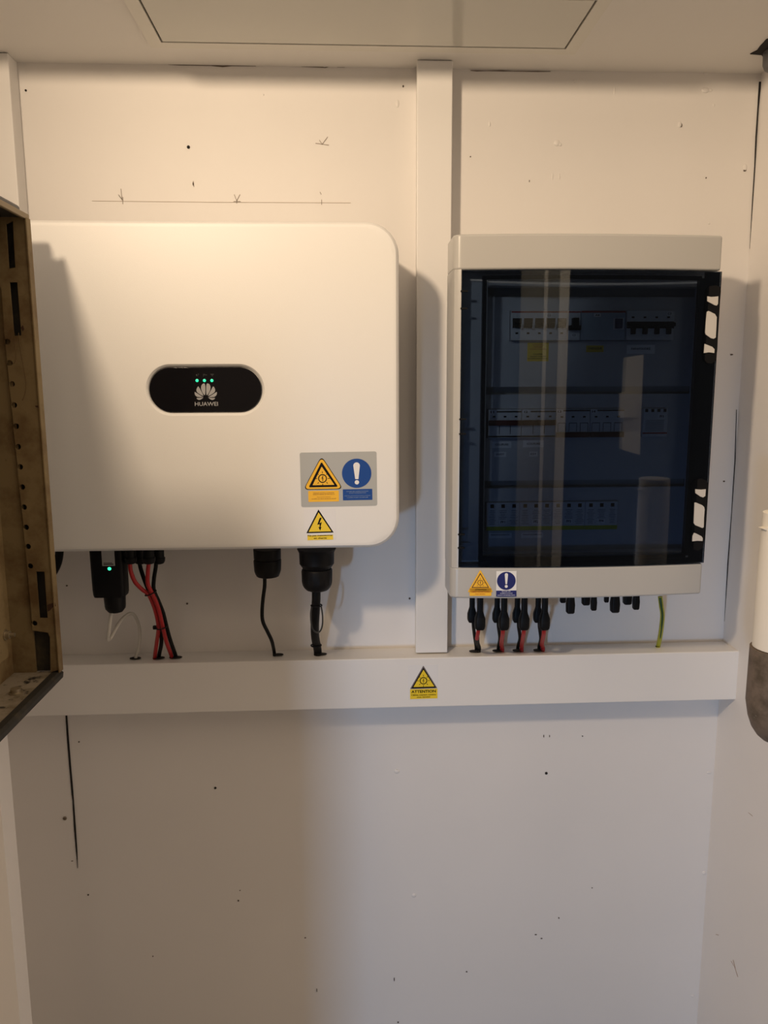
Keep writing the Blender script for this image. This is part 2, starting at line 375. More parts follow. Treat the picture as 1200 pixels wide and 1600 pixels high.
# cable openings cut in the top of the horizontal run
ZT = .961
def hole(px, py, rx, ry=0.0062):
    p = at(px, py, z=ZT)
    o = MB().hull([(p.x + rx * math.cos(a * PI / 10), p.y + ry * math.sin(a * PI / 10), ZT - 0.0) for a in range(20)],
                  [(p.x + rx * math.cos(a * PI / 10), p.y + ry * math.sin(a * PI / 10), ZT + 0.0006) for a in range(20)]).build('cable_opening', GAP, smooth=False)
    rel(o, t); return p
H = {}
for k, (px, py, rx) in dict(white=(211.5, 1028.5, .0092), sol1=(248, 1028, .0100), sol2=(274.5, 1027, .0106), ca=(434.5, 1023, .0090), cb=(500.5, 1022, .0108),
                        m1=(742, 1017.5, .0098), m2=(778.5, 1016.7, .0100), m3=(809, 1016.3, .0090), m4=(842, 1015.8, .0095), earth=(1027.5, 1010, .0040)).items():
    H[k] = hole(px, py, rx, .0062 if k != 'earth' else .0025)

# ================================================================== INVERTER
IX, IZ, IY = -0.1915, 1.3945, -0.18
inv = thing('solar_inverter', 'large cream white solar inverter with rounded corners and black oval display', 'inverter', (IX, 0, IZ - .2225))
HWI, HHI = .2662, .2235
def loop(hw, hh, r, y, n=10, cx=0, cz=0.2225): return [(p[0], y, p[1]) for p in rrect(cx, cz, hw, hh, r, n)]
oc = 0.0, 0.2225 + 0.0013    # display centre in the inverter's own space
def sloop(g, y, n=16):
    return [(p[0], y, p[1]) for p in rrect(oc[0], oc[1], .0765 + g, .0305 + g, .0305 + g - 0.0001, n)]
mb = MB()
L1 = [loop(HWI - .002, HHI - .002, .042, -.062), loop(HWI, HHI, .044, -.066), loop(HWI, HHI, .044, -.1715), loop(HWI - .0012, HHI - .0012, .0428, -.1755), loop(HWI - .0045, HHI - .0045, .0395, -.1790), loop(HWI - .009, HHI - .009, .035, IY)]
V = [[mb.bm.verts.new(p) for p in r] for r in L1]; n = len(V[0])
for k in range(len(V) - 1):
    for i in range(n): mb.bm.faces.new((V[k][i], V[k][(i + 1) % n], V[k + 1][(i + 1) % n], V[k + 1][i]))
mb.bm.faces.new(V[0])
S1 = [sloop(.0050, IY), sloop(.0040, IY + .0003), sloop(.0020, IY + .0026), sloop(.0008, IY + .0040), sloop(.0, IY + .0060)]
W = [[mb.bm.verts.new(p) for p in r] for r in S1]; m_ = len(W[0])
for k in range(len(W) - 1):
    for i in range(m_): mb.bm.faces.new((W[k][i], W[k][(i + 1) % m_], W[k + 1][(i + 1) % m_], W[k + 1][i]))
mb.bm.faces.new(W[-1])
mb.bm.edges.ensure_lookup_table()
edges = []
for ring in (V[-1], W[0]):
    for i in range(len(ring)):
        e = mb.bm.edges.get((ring[i], ring[(i + 1) % len(ring)])); edges.append(e)
bmesh.ops.triangle_fill(mb.bm, use_beauty=True, use_dissolve=False, edges=edges, normal=(0, -1, 0))
hs = mb.build('housing', INV, inv)
md = hs.modifiers.new('wn', 'WEIGHTED_NORMAL'); md.keep_sharp = True; md.weight = 90
MB().box(-.20, .20, -.062, 0, .05, .40).build('mounting_bracket', mat('bracket_grey', (.35, .35, .36), .5), inv)
dp = MB().prism([(p[0], p[2]) for p in sloop(-.0003, 0)], IY + .0048, IY + .0020).build('display_panel', BLKG, inv, bevel=.0005)
DS = (1.27 + IY) / FPX / 1.0     # metres per pixel on the inverter's face (about)
DS = 0.000905
def ip(px, py, y=IY):
    p = at(px, py, y=y); return Vector((p.x - IX, p.y, p.z - (IZ - .2225)))
yl = IY + .0018
for px in (307.9, 319.4, 331):
    c = ip(px, 594.6, yl)
    MB().lathe((c.x, yl, c.z), [(.0002, .0021), (-.0003, .0021), (-.0006, .0012)], 14, 'y').build('indicator_light', LED, dp)
K = 1 / 24.0
pet = [[(545, 1015), (535, 950), (530, 860), (533, 700), (545, 620), (560, 585), (585, 578), (620, 588), (660, 620), (690, 680), (696, 740), (685, 820), (660, 880), (620, 950), (575, 1015)],
       [(600, 1050), (635, 965), (670, 900), (700, 850), (740, 775), (780, 705), (795, 692), (815, 700), (845, 745), (868, 800), (868, 850), (855, 890), (820, 930), (760, 970), (690, 1015)],
       [(610, 1088), (660, 1060), (720, 1025), (800, 975), (870, 930), (930, 893), (938, 930), (925, 1000), (890, 1050), (850, 1075), (800, 1088), (700, 1094)],
       [(610, 1108), (680, 1118), (760, 1122), (862, 1122), (855, 1145), (830, 1175), (790, 1196), (750, 1198), (710, 1185), (660, 1155)]]
mb = MB()
for P in pet:
    for sgn in (1, -1):
        pts = [ip(300 + (517 + sgn * (x - 517)) * K, 575 + y * K, yl) for x, y in P]
        mb.prism([(p.x, p.z) for p in pts], yl + .0003, yl)
mb.build('emblem', LGREY, dp, smooth=False)
c = ip(300 + 540 * K, 575 + 1347 * K, yl)
text_mesh('HUAWEI', .0316, .0054, LGREY, 'lettering', dp, (c.x, yl, c.z), bold=.012)
mb = MB()
for (x0, x1, y0, y1) in ((150, 190, 240, 290), (215, 225, 220, 310), (235, 262, 225, 240), (420, 435, 225, 320), (440, 560, 255, 268), (450, 480, 225, 240), (690, 820, 225, 240), (715, 800, 255, 268), (745, 770, 280, 295)):
    a, b = ip(300 + x0 * K, 575 + y0 * K, yl), ip(300 + x1 * K, 575 + y1 * K, yl)
    mb.box(a.x, b.x, yl, yl + .0003, b.z, a.z)
mb.build('icon', ICON, dp, smooth=False)

# ------------------------------------------------------------------ stickers
class Sticker:
    """flat label; (u, v) are thousandths-like local units turned to metres by k"""
    def __init__(s, name, label, cat, px, py, y, rz=0, group=None, tilt=0):
        p = at(px, py, y=y); s.px, s.py = px, py; s.k = (1.27 + y) / FPX * 1.012
        s.o = thing(name, label, cat, p, rz, group); s.o.rotation_euler = (0, tilt, rz)
    def c(s, px, py): return ((px - s.px) * s.k, -(py - s.py) * s.k)
    def poly(s, pts, lay, m, name):
        q = [s.c(*p) for p in pts]
        return MB().prism(q, -lay * .00022, -(lay - 1) * .00022 - .00001).build(name, m, s.o, smooth=False)
    def rect(s, x0, x1, y0, y1, lay, m, name, r=0):
        if r:
            c = s.c((x0 + x1) / 2, (y0 + y1) / 2)
            q = rrect(c[0], c[1], (x1 - x0) / 2 * s.k, (y1 - y0) / 2 * s.k, r * s.k, 5)
            return MB().prism(q, -lay * .00022, -(lay - 1) * .00022 - .00001).build(name, m, s.o, smooth=False)
        return s.poly([(x0, y0), (x1, y0), (x1, y1), (x0, y1)], lay, m, name)
    def disc(s, x, y, r, lay, m, name, n=40, rin=0):
        if rin:
            c = s.c(x, y); mb = MB()
            for i in range(n):
                a, b = 2 * PI * i / n, 2 * PI * (i + 1) / n
                q = [(c[0] + rr * s.k * math.cos(t_), c[1] + rr * s.k * math.sin(t_)) for rr, t_ in ((r, a), (r, b), (rin, b), (rin, a))]
                mb.prism(q, -lay * .00022, -(lay - 1) * .00022 - .00001)
            return mb.build(name, m, s.o, smooth=False)
        return s.poly([(x + r * math.cos(2 * PI * i / n), y + r * math.sin(2 * PI * i / n)) for i in range(n)], lay, m, name)
    def text(s, body, x, y, wd, ht, lay, m, bold=0.0):
        c = s.c(x, y); return text_mesh(body, wd * s.k, ht * s.k, m, 'lettering', s.o, (c[0], -lay * .00022, c[1]), bold)
    def tri(s, ax, ay, bx0, bx1, by, lay, m, name, r=0):
        P = [Vector((ax, ay)), Vector((bx1, by)), Vector((bx0, by))]
        if not r: return s.poly([tuple(p) for p in P], lay, m, name)
        pts = []
        for i in range(3):
            p = P[i]; a = (P[i - 1] - p).normalized(); b = (P[(i + 1) % 3] - p).normalized()
            for k in range(6):
                t_ = k / 5; q0, q1 = p + a * r, p + b * r
                pts.append(tuple(q0 * (1 - t_) ** 2 + p * 2 * t_ * (1 - t_) + q1 * t_ * t_))
        return s.poly(pts, lay, m, name)
    def sun(s, x, y, r, lay, m):
        s.disc(x, y, r, lay, m, 'sun_symbol', 28, r * .78)
        mb = MB()
        for i in range(8):
            a = i * PI / 4 + PI / 2; d = Vector((math.cos(a), math.sin(a))); nn = Vector((-d.y, d.x)) * (r * .07)
            p, q = Vector((x, y)) + d * r * 1.22, Vector((x, y)) + d * r * 1.62
            mb.prism([s.c(*(p + nn)), s.c(*(q + nn)), s.c(*(q - nn)), s.c(*(p - nn))], -lay * .00022, -(lay - 1) * .00022 - .00001)
        mb.build('sun_ray', m, s.o, smooth=False)
        s.bolt(x, y, r * .62, lay, m)
    def bolt(s, x, y, h, lay, m):
        P = [(.05, -1), (-.38, .08), (0.0, -.02), (-.02, .45), (-.2, .42), (.05, 1), (.26, .42), (.12, .42), (.34, -.32), (-.02, -.18), (.34, -1)]
        s.poly([(x + a * h, y + b * h) for a, b in P], lay, m, 'lightning_symbol')
    def exclaim(s, x, yt, yb, wt, m, lay, rd, yd):
        pts = [(x + wt / 2 * math.cos(PI * k / 8), yt + wt / 2 - wt / 2 * math.sin(PI * k / 8)) for k in range(9)]
        pts += [(x - wt * .24, yb)] + [(x + wt * .24, yb)]
        s.poly(pts, lay, m, 'exclamation_mark'); s.disc(x, yd, rd, lay, m, 'exclamation_dot', 24)

TL = -.008
s = Sticker('warning_sticker', 'grey rectangular sticker with a warning triangle and a blue exclamation disc', 'sticker', 529, 749, IY - .00002, tilt=TL)
s.rect(470.2, 588.5, 706.5, 791.5, 1, SGREY, 'backing', 3)
s.tri(503.5, 712, 474, 536, 764.3, 2, INK, 'triangle_outline', 9)
s.tri(503.5, 714, 475.5, 534.3, 763.3, 3, AMB, 'triangle', 8.5)
s.tri(503.3, 721, 482.5, 528, 760.5, 4, INK, 'triangle_border', 3)
s.tri(503.4, 728.5, 488.5, 522.5, 757.3, 5, AMB, 'triangle_field', 1)
s.sun(504.3, 747, 6.8, 6, INK)
s.rect(481.5, 529, 766.3, 783.5, 2, AMB, 'yellow_panel', 1)
for i, (tx, wd, yy) in enumerate((("PRESENCE DE DEUX SOURCES DE", 32, 769.7), ("TENSION: RESEAU ET PANNEAUX", 34, 772.0), ("PHOTOVOLTAIQUES", 21, 776.2), ("COUPER LES DEUX SOURCES AVANT", 38, 778.9))):
    s.text(tx, 505.5, yy, wd, 1.5, 3, mat('ink_brown', (.22, .09, .01), .5))
s.disc(557.3, 740, 22.8, 2, BLUE, 'blue_disc', 48)
s.exclaim(557.3, 723, 749, 10.2, WHT, 3, 3.4, 754)
s.rect(535.2, 581, 764.7, 782, 2, BLUE, 'blue_panel', .5)
for tx, wd, yy in (("ISOLER LES ALIMENTATIONS", 34, 768.2), ("AVANT INTERVENTION", 26, 770.7), ("INSTALLATION PHOTOVOLTAIQUE", 40, 775.2), ("COUPER AVANT OUVERTURE", 33, 777.8)):
    s.text(tx, 558, yy, wd, 1.5, 3, mat('ink_pale_blue', (.28, .36, .50), .5))
s = Sticker('warning_sticker', 'small white sticker with a yellow lightning triangle reading Ne pas manoeuvrer', 'sticker', 499, 820, IY - .00002, tilt=-.012)
s.rect(474.5, 525, 794.5, 843.5, 1, CLR, 'backing', 1)
s.tri(498.3, 795.6, 478.4, 521, 832.8, 2, INK, 'triangle_border')
s.tri(498.4, 800.2, 482.0, 517.4, 830.7, 3, YEL, 'triangle_field')
s.bolt(499.5, 819, 10.2, 4, INK)
s.rect(479.8, 520, 836.2, 844, 2, YEL, 'yellow_panel')
s.text("Ne pas manoeuvrer", 500, 837.1, 39, 3.4, 3, INK, .02)
s.text("en charge", 499.8, 841.4, 20, 3.4, 3, INK, .02)

s = Sticker('warning_sticker', 'yellow ATTENTION triangle sticker on the horizontal trunking below the vertical run', 'sticker', 661.5, 1066, -.05605, tilt=-.008)
s.rect(636.5, 685.8, 1036.5, 1096, 1, CLR, 'backing', 1)
s.tri(661.6, 1037.5, 639.6, 684.2, 1076.8, 2, mat('ink_grey', (.16, .13, .13), .5), 'triangle_outline', 1.5)
s.tri(661.7, 1041, 642, 682, 1075.7, 3, INK, 'triangle_border')
s.tri(661.7, 1044.5, 645.3, 679.3, 1073.4, 4, YEL, 'triangle_field')
s.sun(661.6, 1063, 6.2, 5, INK)
s.rect(639.6, 684.5, 1077.4, 1094.2, 2, YEL, 'yellow_panel')
s.text("ATTENTION", 661.8, 1081.5, 40, 4.8, 3, INK, .03)
s.text("Câbles courant continu", 661.8, 1087.2, 40, 2.9, 3, INK, .012)
s.text("sous tension", 661.5, 1091, 21.5, 2.2, 3, INK, .012)

# ================================================================== CONNECTORS AND CABLES UNDER THE INVERTER
ZB = IZ - .2235
def u(px, py, y): return at(px, py, y=y)
K1 = (1.27 - .11) / FPX
# communication dongle
YD = -.115
a = u(170.8, 862, YD)
dg_ = thing('communication_dongle', 'black plug-in dongle with a glowing green light under the inverter', 'dongle', (a.x, YD, u(170, 957, YD).z))
zt = ZB + .004 - dg_.location.z; z1 = u(170, 930, YD).z - dg_.location.z
rr_ = lambda cx, hw, hd, r, z: [(p[0], p[1], z) for p in rrect(cx, 0, hw, hd, r, 4)]
MB().rings([rr_(-.0008, .0225, .0150, .006, z1), rr_(-.0008, .0235, .0155, .006, z1 + .004), rr_(-.001, .0238, .0158, .006, z1 + .012), rr_(-.0012, .0246, .016, .006, zt)]).build('body', BLK, dg_)
MB().lathe((.004, 0, 0), [(0, .006), (.0015, .0105), (.006, .0140), (.010, .0148), (.026, .0155), (.030, .0150)], 20, rib=.03, ribs=10).build('nut', BLK, dg_)
# printed label, its square code left out
xa, xb = u(159, 870, YD - .016).x - a.x, u(179, 870, YD - .016).x - a.x
za, zb = u(170, 884.2, YD - .016).z - dg_.location.z, zt - .005
lb = MB().box(xa, xb, -.0164, -.0158, za, zb).build('printed_label', mat('label_grey', (.42, .42, .42), .5), dg_)
MB().box(xa + .002, xb - .002, -.0167, -.0164, za + .0018, za + .003).box(xa + .002, xb - .004, -.0167, -.0164, za + .0040, za + .0048).build('print', INK, lb)
c = u(170.6, 889, YD - .017)
MB().ball((c.x - a.x, -.0158, c.z - dg_.location.z), .0027, 1, .5, .95).build('indicator_light', LEDB, dg_)
# white network cable
hp = H['white']
P = [u(174.5, 952, YD), u(172, 972, YD), u(169.5, 990, YD + .005), u(169, 999, -.10), u(173.5, 996, -.09), u(181, 982, -.082), u(190, 968.5, -.075), u(201, 959.5, -.068),
     u(209.5, 961, -.06), u(216, 974, -.052), u(218.5, 990, -.045), u(217, 1010, -.036), Vector((hp.x + .0015, hp.y, ZT + .004)), Vector((hp.x, hp.y, ZT - .004))]
o = MB().tube(P, .0027, 12).build('network_cable', CAWH)
tag(o, 'thin white cable looping from the dongle into the trunking', 'cable')

# solar plugs under the inverter and their red and black leads
def gland(name, label, px, ybot, y, r0, prof, group=None, cat='cable gland'):
    p = u(px, 870, y); zb_ = u(px, ybot, y).z
    g = thing(name, label, cat, (p.x, y, zb_), 0, group); return g, ZB + .003 - zb_
def sol(px, y, label):
    g, hgt = gland('solar_plug', label, px, 881, y, 0, None, 'black plugs feeding the inverter', 'plug')
    MB().lathe((0, 0, 0), [(0, .0045), (.001, .0072), (.004, .0088), (.0085, .0092), (.010, .0092)], 20, rib=.04, ribs=10).build('nut', BLK, g)
    MB().lathe((0, 0, 0), [(.0095, .0082), (hgt, .0088)], 18).build('body', BLK, g)
    return g
sol(203.5, -.125, 'black solar plug under the inverter, next to the dongle')
sol(232.5, -.125, 'black solar plug under the inverter, right of its twin in front')
sol(219.5, -.085, 'black solar plug behind and between the two front ones')
g = sol(248, -.085, 'short black solar plug behind, furthest right of the four by the dongle')
def lead(pts, m, label, group, r=.0031, name='solar_cable'):
    o = MB().tube(pts, r, 12).build(name, m); tag(o, label, 'cable', group); return o
h1, h2 = H['sol1'], H['sol2']
GR = 'red and black leads from the inverter to the trunking'
lead([u(203, 879, -.125), u(204.5, 893, -.125), u(211, 909, -.12), u(222, 921, -.115), u(232, 929, -.108), u(240, 946, -.1), u(246, 968, -.09), u(247.5, 984, -.08), u(245, 1003, -.06), Vector((h1.x - .0055, h1.y - .002, ZT + .004)), Vector((h1.x - .0058, h1.y - .002, ZT - .004))],
     CARD, 'red lead bending in from the left plug to the left cable opening', GR)
lead([u(216.5, 872, -.085), u(220, 889, -.09), u(226, 907, -.097), u(232, 922, -.10), u(240, 940, -.094), u(247, 960, -.084), u(252, 985, -.07), u(252, 1006, -.052), Vector((h1.x + .0005, h1.y + .001, ZT + .004)), Vector((h1.x, h1.y + .001, ZT - .004))],
     CABK, 'black lead that drops straight beside the left red one into the left opening', GR)
lead([u(232.5, 879, -.125), u(231, 895, -.123), u(231, 912, -.118), u(236, 924, -.114), u(244, 941, -.105), u(250, 960, -.097), u(254.5, 980, -.088), u(260, 1003, -.065), Vector((h2.x - .0065, h2.y - .002, ZT + .004)), Vector((h2.x - .006, h2.y - .002, ZT - .004))],
     CARD, 'red lead that drops from the right front plug to the right opening', GR)
lead([u(244.5, 866, -.085), u(243.5, 885, -.085), u(240.5, 905, -.087), u(240.5, 922, -.089), u(248, 940, -.085), u(255, 958, -.078), u(260, 978, -.072), u(266, 1000, -.055), Vector((h2.x - .0005, h2.y + .001, ZT + .004)), Vector((h2.x + .0005, h2.y + .001, ZT - .004))],
     CABK, 'black lead on the right edge of the bundle, ending in the right opening', GR)
def ring_tie(px, py, y, rx, ry, label, ang=0.0, tail=True):
    c = u(px, py, y)
    t_ = thing('cable_tie', label, 'cable tie', c, 0, 'black ties on the lead bundle')
    pts = []
    for k in range(12):
        a_ = 2 * PI * k / 12; x_, y_ = rx * math.cos(a_), ry * math.sin(a_)
        pts.append((x_, y_, x_ * math.sin(ang)))
    MB().tube(pts, .0009, 8, closed=True, sub=3).build('strap', BLK, t_)
    if tail: MB().box(-rx - .006, -rx + .0005, -.0025, .0025, -.0032 - rx * math.sin(ang) * .5, .0028 - rx * math.sin(ang) * .5).build('head', BLK, t_, bevel=.001)
    return t_
ring_tie(235.5, 926.5, -.107, .0078, .013, 'upper black cable tie where the red and black leads meet', .35, False)
ring_tie(253, 979.5, -.083, .0078, .013, 'lower black cable tie with its square head showing left of the leads', .12)

# two round glands at the right
YG = -.10
def big_gland(name, label, px, y, parts, cat='cable gland'):
    zb_ = u(px, parts[-1][2][0], y).z; p = u(px, 880, y)
    g = thing(name, label, cat, (p.x, y, zb_), 0, 'black cable glands under the inverter')
    kk = (1.27 + y) / FPX
    for nm, n_, prof in parts:
        pr_ = [(u(px, yy, y).z - zb_, rr * kk) for yy, rr in prof[1:]]
        MB().lathe((0, 0, 0), pr_, n_, rib=(.04 if nm == 'nut' else 0), ribs=(1 if nm == 'nut' else 0)).build(nm, BLK, g)
    return g
big_gland('cable_gland', 'smaller black cable gland under the inverter, left of the large one', 418, YG,
          [('body', 28, [0, (873, 21), (872, 21.5), (857, 21.8)]), ('collar', 28, [0, (876, 19), (871, 19)]),
           ('nut', 28, [901, (901, 14), (900, 17), (896, 19), (891, 20.5), (876, 21.3), (874, 20.8)])])
big_gland('cable_gland', 'larger black cable gland under the inverter with a wide shouldered top', 495, YG - .01,
          [('body', 32, [0, (889, 21), (885, 24), (880, 27.5), (863, 28), (859, 30), (857, 31)]),
           ('nut', 32, [922.5, (922.5, 13), (921, 17), (917, 20.5), (913, 22.5), (908, 23.5), (891, 24), (888.5, 22.5)])])
hc = H['ca']
lead([u(413.5, 897, YG), u(413.5, 915, YG), u(411, 935, YG), u(409.5, 957, -.096), u(411, 972, -.09), u(418, 987, -.078), u(424.5, 1001, -.062), Vector((hc.x - .0065, hc.y - .001, ZT + .008)), Vector((hc.x - .0055, hc.y - .001, ZT - .004))],
     CABK, 'thin black cable curving from the smaller gland down into the trunking', None, .0029, 'power_cable')
hc = H['cb']
lead([u(494, 916, -.11), u(494, 935, -.108), u(493, 955, -.10), u(492, 975, -.088), u(492.5, 995, -.065), Vector((hc.x - .0045, hc.y, ZT + .008)), Vector((hc.x - .004, hc.y, ZT - .004))],
     CABK, 'thick black cable hanging from the larger gland into the trunking', None, .0068, 'power_cable')
c = u(494.5, 946, -.104)
t_ = thing('cable_tie', 'black cable tie with a long looped tail round the thick black cable', 'cable tie', c)
MB().tube([(.0082 * math.cos(k * PI / 6), .0082 * math.sin(k * PI / 6), 0) for k in range(12)], .0011, 8, closed=True, sub=3).build('strap', BLK, t_)
q = lambda px, py, y: u(px, py, y) - c
MB().tube([q(487, 948, -.112), q(485.5, 960, -.113), q(487, 978, -.112), q(492, 987, -.108), q(499, 987.5, -.106), q(503.5, 978, -.107), q(504, 962, -.111), q(502, 948, -.112)], .0012, 8).build('tail', mat('tie_grey', (.03, .03, .03), .3), t_)
# second tie low down
t_ = thing('cable_tie', 'small black cable tie low on the thick cable just above the trunking', 'cable tie', u(494, 1009, -.045))
MB().tube([(.0080 * math.cos(k * PI / 6), .0080 * math.sin(k * PI / 6), .0008) for k in range(12)], .0013, 8, closed=True, sub=3).build('strap', BLK, t_)
# thick black conduit curving down behind the rusty door
lead([u(93, 846, -.06), u(93, 862, -.06), u(90.5, 878, -.06), u(84, 893, -.06), u(73, 908, -.06), u(55, 922, -.06), u(30, 932, -.06)],
     CABK, 'thick black cable curving away behind the open rusty door', None, .0062, 'armoured_cable')

# ================================================================== FUSE BOX
EX0, EX1 = .1505, .5275
EZ0, EZ1 = 1.0905, 1.6045
PZ0, PZ1 = 1.1375, 1.5570
fb = thing('distribution_board', 'grey distribution board with a smoked see-through door', 'fuse box', (.339, 0, EZ0))
fo = fb.location
def A(o, parent=fb):
    """hang a part that was written in room coordinates onto the board"""
    off = Vector((0, 0, 0)); p = parent
    while p: off += Vector(p.location); p = p.parent
    o.parent = parent; o.location = Vector(o.location) - off; return o
def front(x, d=0.0):
    s_ = (x - .339) / .1885; return -(.1640 + .011 * (1 - s_ * s_)) + d
def plan(x0, x1, d, back, r0=.012, r1=.004, n=24):
    pts = [(x0, back)]
    f0 = front(x0 + r0, d)
    for k in range(7):
        a_ = k / 6 * PI / 2; pts.append((x0 + r0 - r0 * math.cos(a_), f0 + r0 - r0 * math.sin(a_)))
    for k in range(1, n): x = x0 + r0 + (x1 - r1 - x0 - r0) * k / n; pts.append((x, front(x, d)))
    f1 = front(x1 - r1, d)
    for k in range(7):
        a_ = k / 6 * PI / 2; pts.append((x1 - r1 + r1 * math.sin(a_), f1 + r1 - r1 * math.cos(a_)))
    pts.append((x1, back)); return pts
A(MB().prismz([(.1665, 0), (.1665, -.105), (EX1 - .008, -.105), (EX1 - .008, 0)], EZ0 + .006, EZ1 - .006).build('back_box', ENC, bevel=.003))
A(MB().prismz(plan(EX0, EX1, 0, -.100), PZ1, EZ1).build('upper_frame', ENC, bevel=.0035, seg=3))
A(MB().prismz(plan(EX0, EX1, 0, -.100), EZ0, PZ0).build('lower_frame', ENC, bevel=.0035, seg=3))
A(MB().box(EX1 - .006, EX1 - .001, -.140, -.100, PZ0 - .001, PZ1 + .001).build('side_rail', ENC))
mb = MB()
mb.prismz([(EX0, -.100), (EX0, front(EX0 + .012) + .012), (EX0 + .0022, front(EX0 + .012) + .0045), (EX0 + .0065, front(EX0 + .012) + .0012), (EX0 + .0112, front(EX0 + .012)), (EX0 + .0112, -.100)], PZ0 - .001, PZ1 + .001)
A(mb.build('side_rail', ENC))
# inner mask and cover plates
YM, YP = -.140, -.122
IXa, IXb = .2015, .5120; IZa, IZb = 1.152, 1.5465
mb = MB()
mb.box(EX0 + .012, IXa, YM, YM + .02, PZ0, PZ1).box(IXb, EX1 - .006, YM, YM + .02, PZ0, PZ1).box(IXa, IXb, YM, YM + .02, PZ0, IZa).box(IXa, IXb, YM, YM + .02, IZb, PZ1)
A(mb.build('inner_mask', PLATE, bevel=.001))
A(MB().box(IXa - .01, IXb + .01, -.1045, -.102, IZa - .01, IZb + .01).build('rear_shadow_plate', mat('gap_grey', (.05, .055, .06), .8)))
rowz = []
for (ya, yb) in ((464, 604), (616, 750), (762, 868)):
    rowz.append((at(900, yb, y=YP).z, at(900, ya, y=YP).z))
rowz[0] = (rowz[0][0], rowz[0][1])
win = [((796, 1049), (485.5, 533)), ((761, 972), (638.5, 684)), ((759, 963), (783, 827.5))]
win2 = (1001, 1040)
for i, (z0, z1_) in enumerate(rowz):
    (wx0, wx1), (wy0, wy1) = win[i]
    X0, X1 = at(wx0, 600, y=YP).x, at(wx1, 600, y=YP).x; Zt, Zb = at(850, wy0, y=YP).z, at(850, wy1, y=YP).z
    if i == 0: X1 = at(1049, 510, y=YP).x; X0 = at(796, 510, y=YP).x
    if i == 2: X0 = at(758, 800, y=YP).x; X1 = at(963, 800, y=YP).x
    mb = MB(); xa, xb = IXa - .004, IXb + .004
    mb.box(xa, xb, YP, YP + .012, Zt, z1_).box(xa, xb, YP, YP + .012, z0, Zb).box(xa, X0, YP, YP + .012, Zb, Zt)
    if i == 1:
        Xc, Xd = at(win2[0], 660, y=YP).x, at(win2[1], 660, y=YP).x
        mb.box(X1, Xc, YP, YP + .012, Zb, Zt).box(Xd, xb, YP, YP + .012, Zb, Zt)
    else: mb.box(X1, xb, YP, YP + .012, Zb, Zt)
    A(mb.build('cover_plate', PLATE))
    win[i] = (X0, X1, Zb, Zt)
    if i == 1: w2 = (Xc, Xd, Zb, Zt)
A(MB().box(IXa - .004, IXb + .004, YP - .0155 + .0, YP + .004, 1.5385, 1.5465).build('mask_lip', PLATE))

# devices ---------------------------------------------------------------
def device(name, label, cat, x0, x1, z0, z1, depth=.010, m=DEV, group=None):
    o = thing(name, label, cat, ((x0 + x1) / 2, YP + .015, z0), 0, group)
    w_, h_ = (x1 - x0) / 2 - .0002, z1 - z0
    MB().box(-w_, w_, -.015 - depth + .002, 0, 0.0006, h_ - .0006).build('case', m, o, bevel=.0007)
    return o, w_, h_, -.015 - depth + .002
def marks(o, n, w_, zc, yf, name='contact_mark', sz=.0012, sx=1.6):
    mb = MB()
    for k in range(n):
        xc = -w_ + (k + .5) * 2 * w_ / n
        mb.box(xc - sz * sx, xc + sz * sx, yf - .0003, yf, zc - sz, zc + sz)
    mb.build(name, INK, o, smooth=False)
def tape(o, txt, xc, zc, yf, w_=.0085, h_=.0058):
    l = MB().box(xc - w_ / 2, xc + w_ / 2, yf - .0005, yf - .0001, zc - h_ / 2, zc + h_ / 2).build('tape_label', TAPE, o, smooth=False)
    text_mesh(txt, w_ * .6, h_ * .52, INK, 'lettering', l, (xc, yf - .0006, zc), .02)
# row 1: five pole differential, trip block, blue block, four pole breaker
X0, X1, Zb, Zt = win[0]
px2x = lambda px, py=510: at(px, py, y=YP).x
xa, xb = px2x(797), px2x(884.5); xc_, xd = px2x(905), px2x(974)
TOG = mat('toggle_dark', (.018, .014, .010), .4); SLOT = mat('slot_dark', (.035, .03, .022), .6)
o, w_, h_, yf = device('circuit_breaker', 'five-pole breaker with dark toggles, top row left of the smoked door', 'circuit breaker', xa, xb, Zb, Zt, group='breakers in the top row')
MB().box(-w_, w_, yf - .0003, yf, h_ - .0035, h_ - .0015).build('red_stripe', REDL, o, smooth=False)
n5 = 5
for k in range(n5):
    xc = -w_ + (k + .5) * 2 * w_ / n5
    tg = MB().box(xc - .0065, xc + .0065, yf - .0004, yf, h_ * .42, h_ * .74).build('toggle_slot', SLOT, o, smooth=False)
    MB().box(xc - .0048, xc + .0048, yf - .006, yf - .0004, h_ * .44, h_ * .60).build('toggle', TOG, tg, bevel=.0008)
    MB().box(xc + .0052, xc + .0064, yf - .0052, yf - .0004, h_ * .38, h_ * .56).build('toggle_arm', DEV, tg)
marks(o, 5, w_, h_ * .25, yf); tape(o, 'C2', w_ * .33, h_ * .84, yf)
o, w_, h_, yf = device('switch_module', 'narrow module with a black knob beside the five-pole breaker, top row', 'switch', px2x(885), px2x(904.5), Zb, Zt)
MB().box(-.0045, .0045, yf - .010, yf, h_ * .40, h_ * .74).box(-.0082, .0082, yf - .008, yf, h_ * .34, h_ * .5).build('knob', BLK, o, bevel=.001)
MB().box(-w_, w_, yf - .0003, yf, h_ - .0035, h_ - .0015).build('red_stripe', REDL, o, smooth=False)
tape(o, 'C2', 0, h_ * .19, yf)
o, w_, h_, yf = device('residual_current_device', 'wide plain residual current block with a navy toggle, top row middle', 'circuit breaker', px2x(905), px2x(974), Zb, Zt, m=DEVB)
MB().box(-w_, w_, yf - .0003, yf, h_ - .0035, h_ - .0010).build('red_stripe', REDL, o, smooth=False)
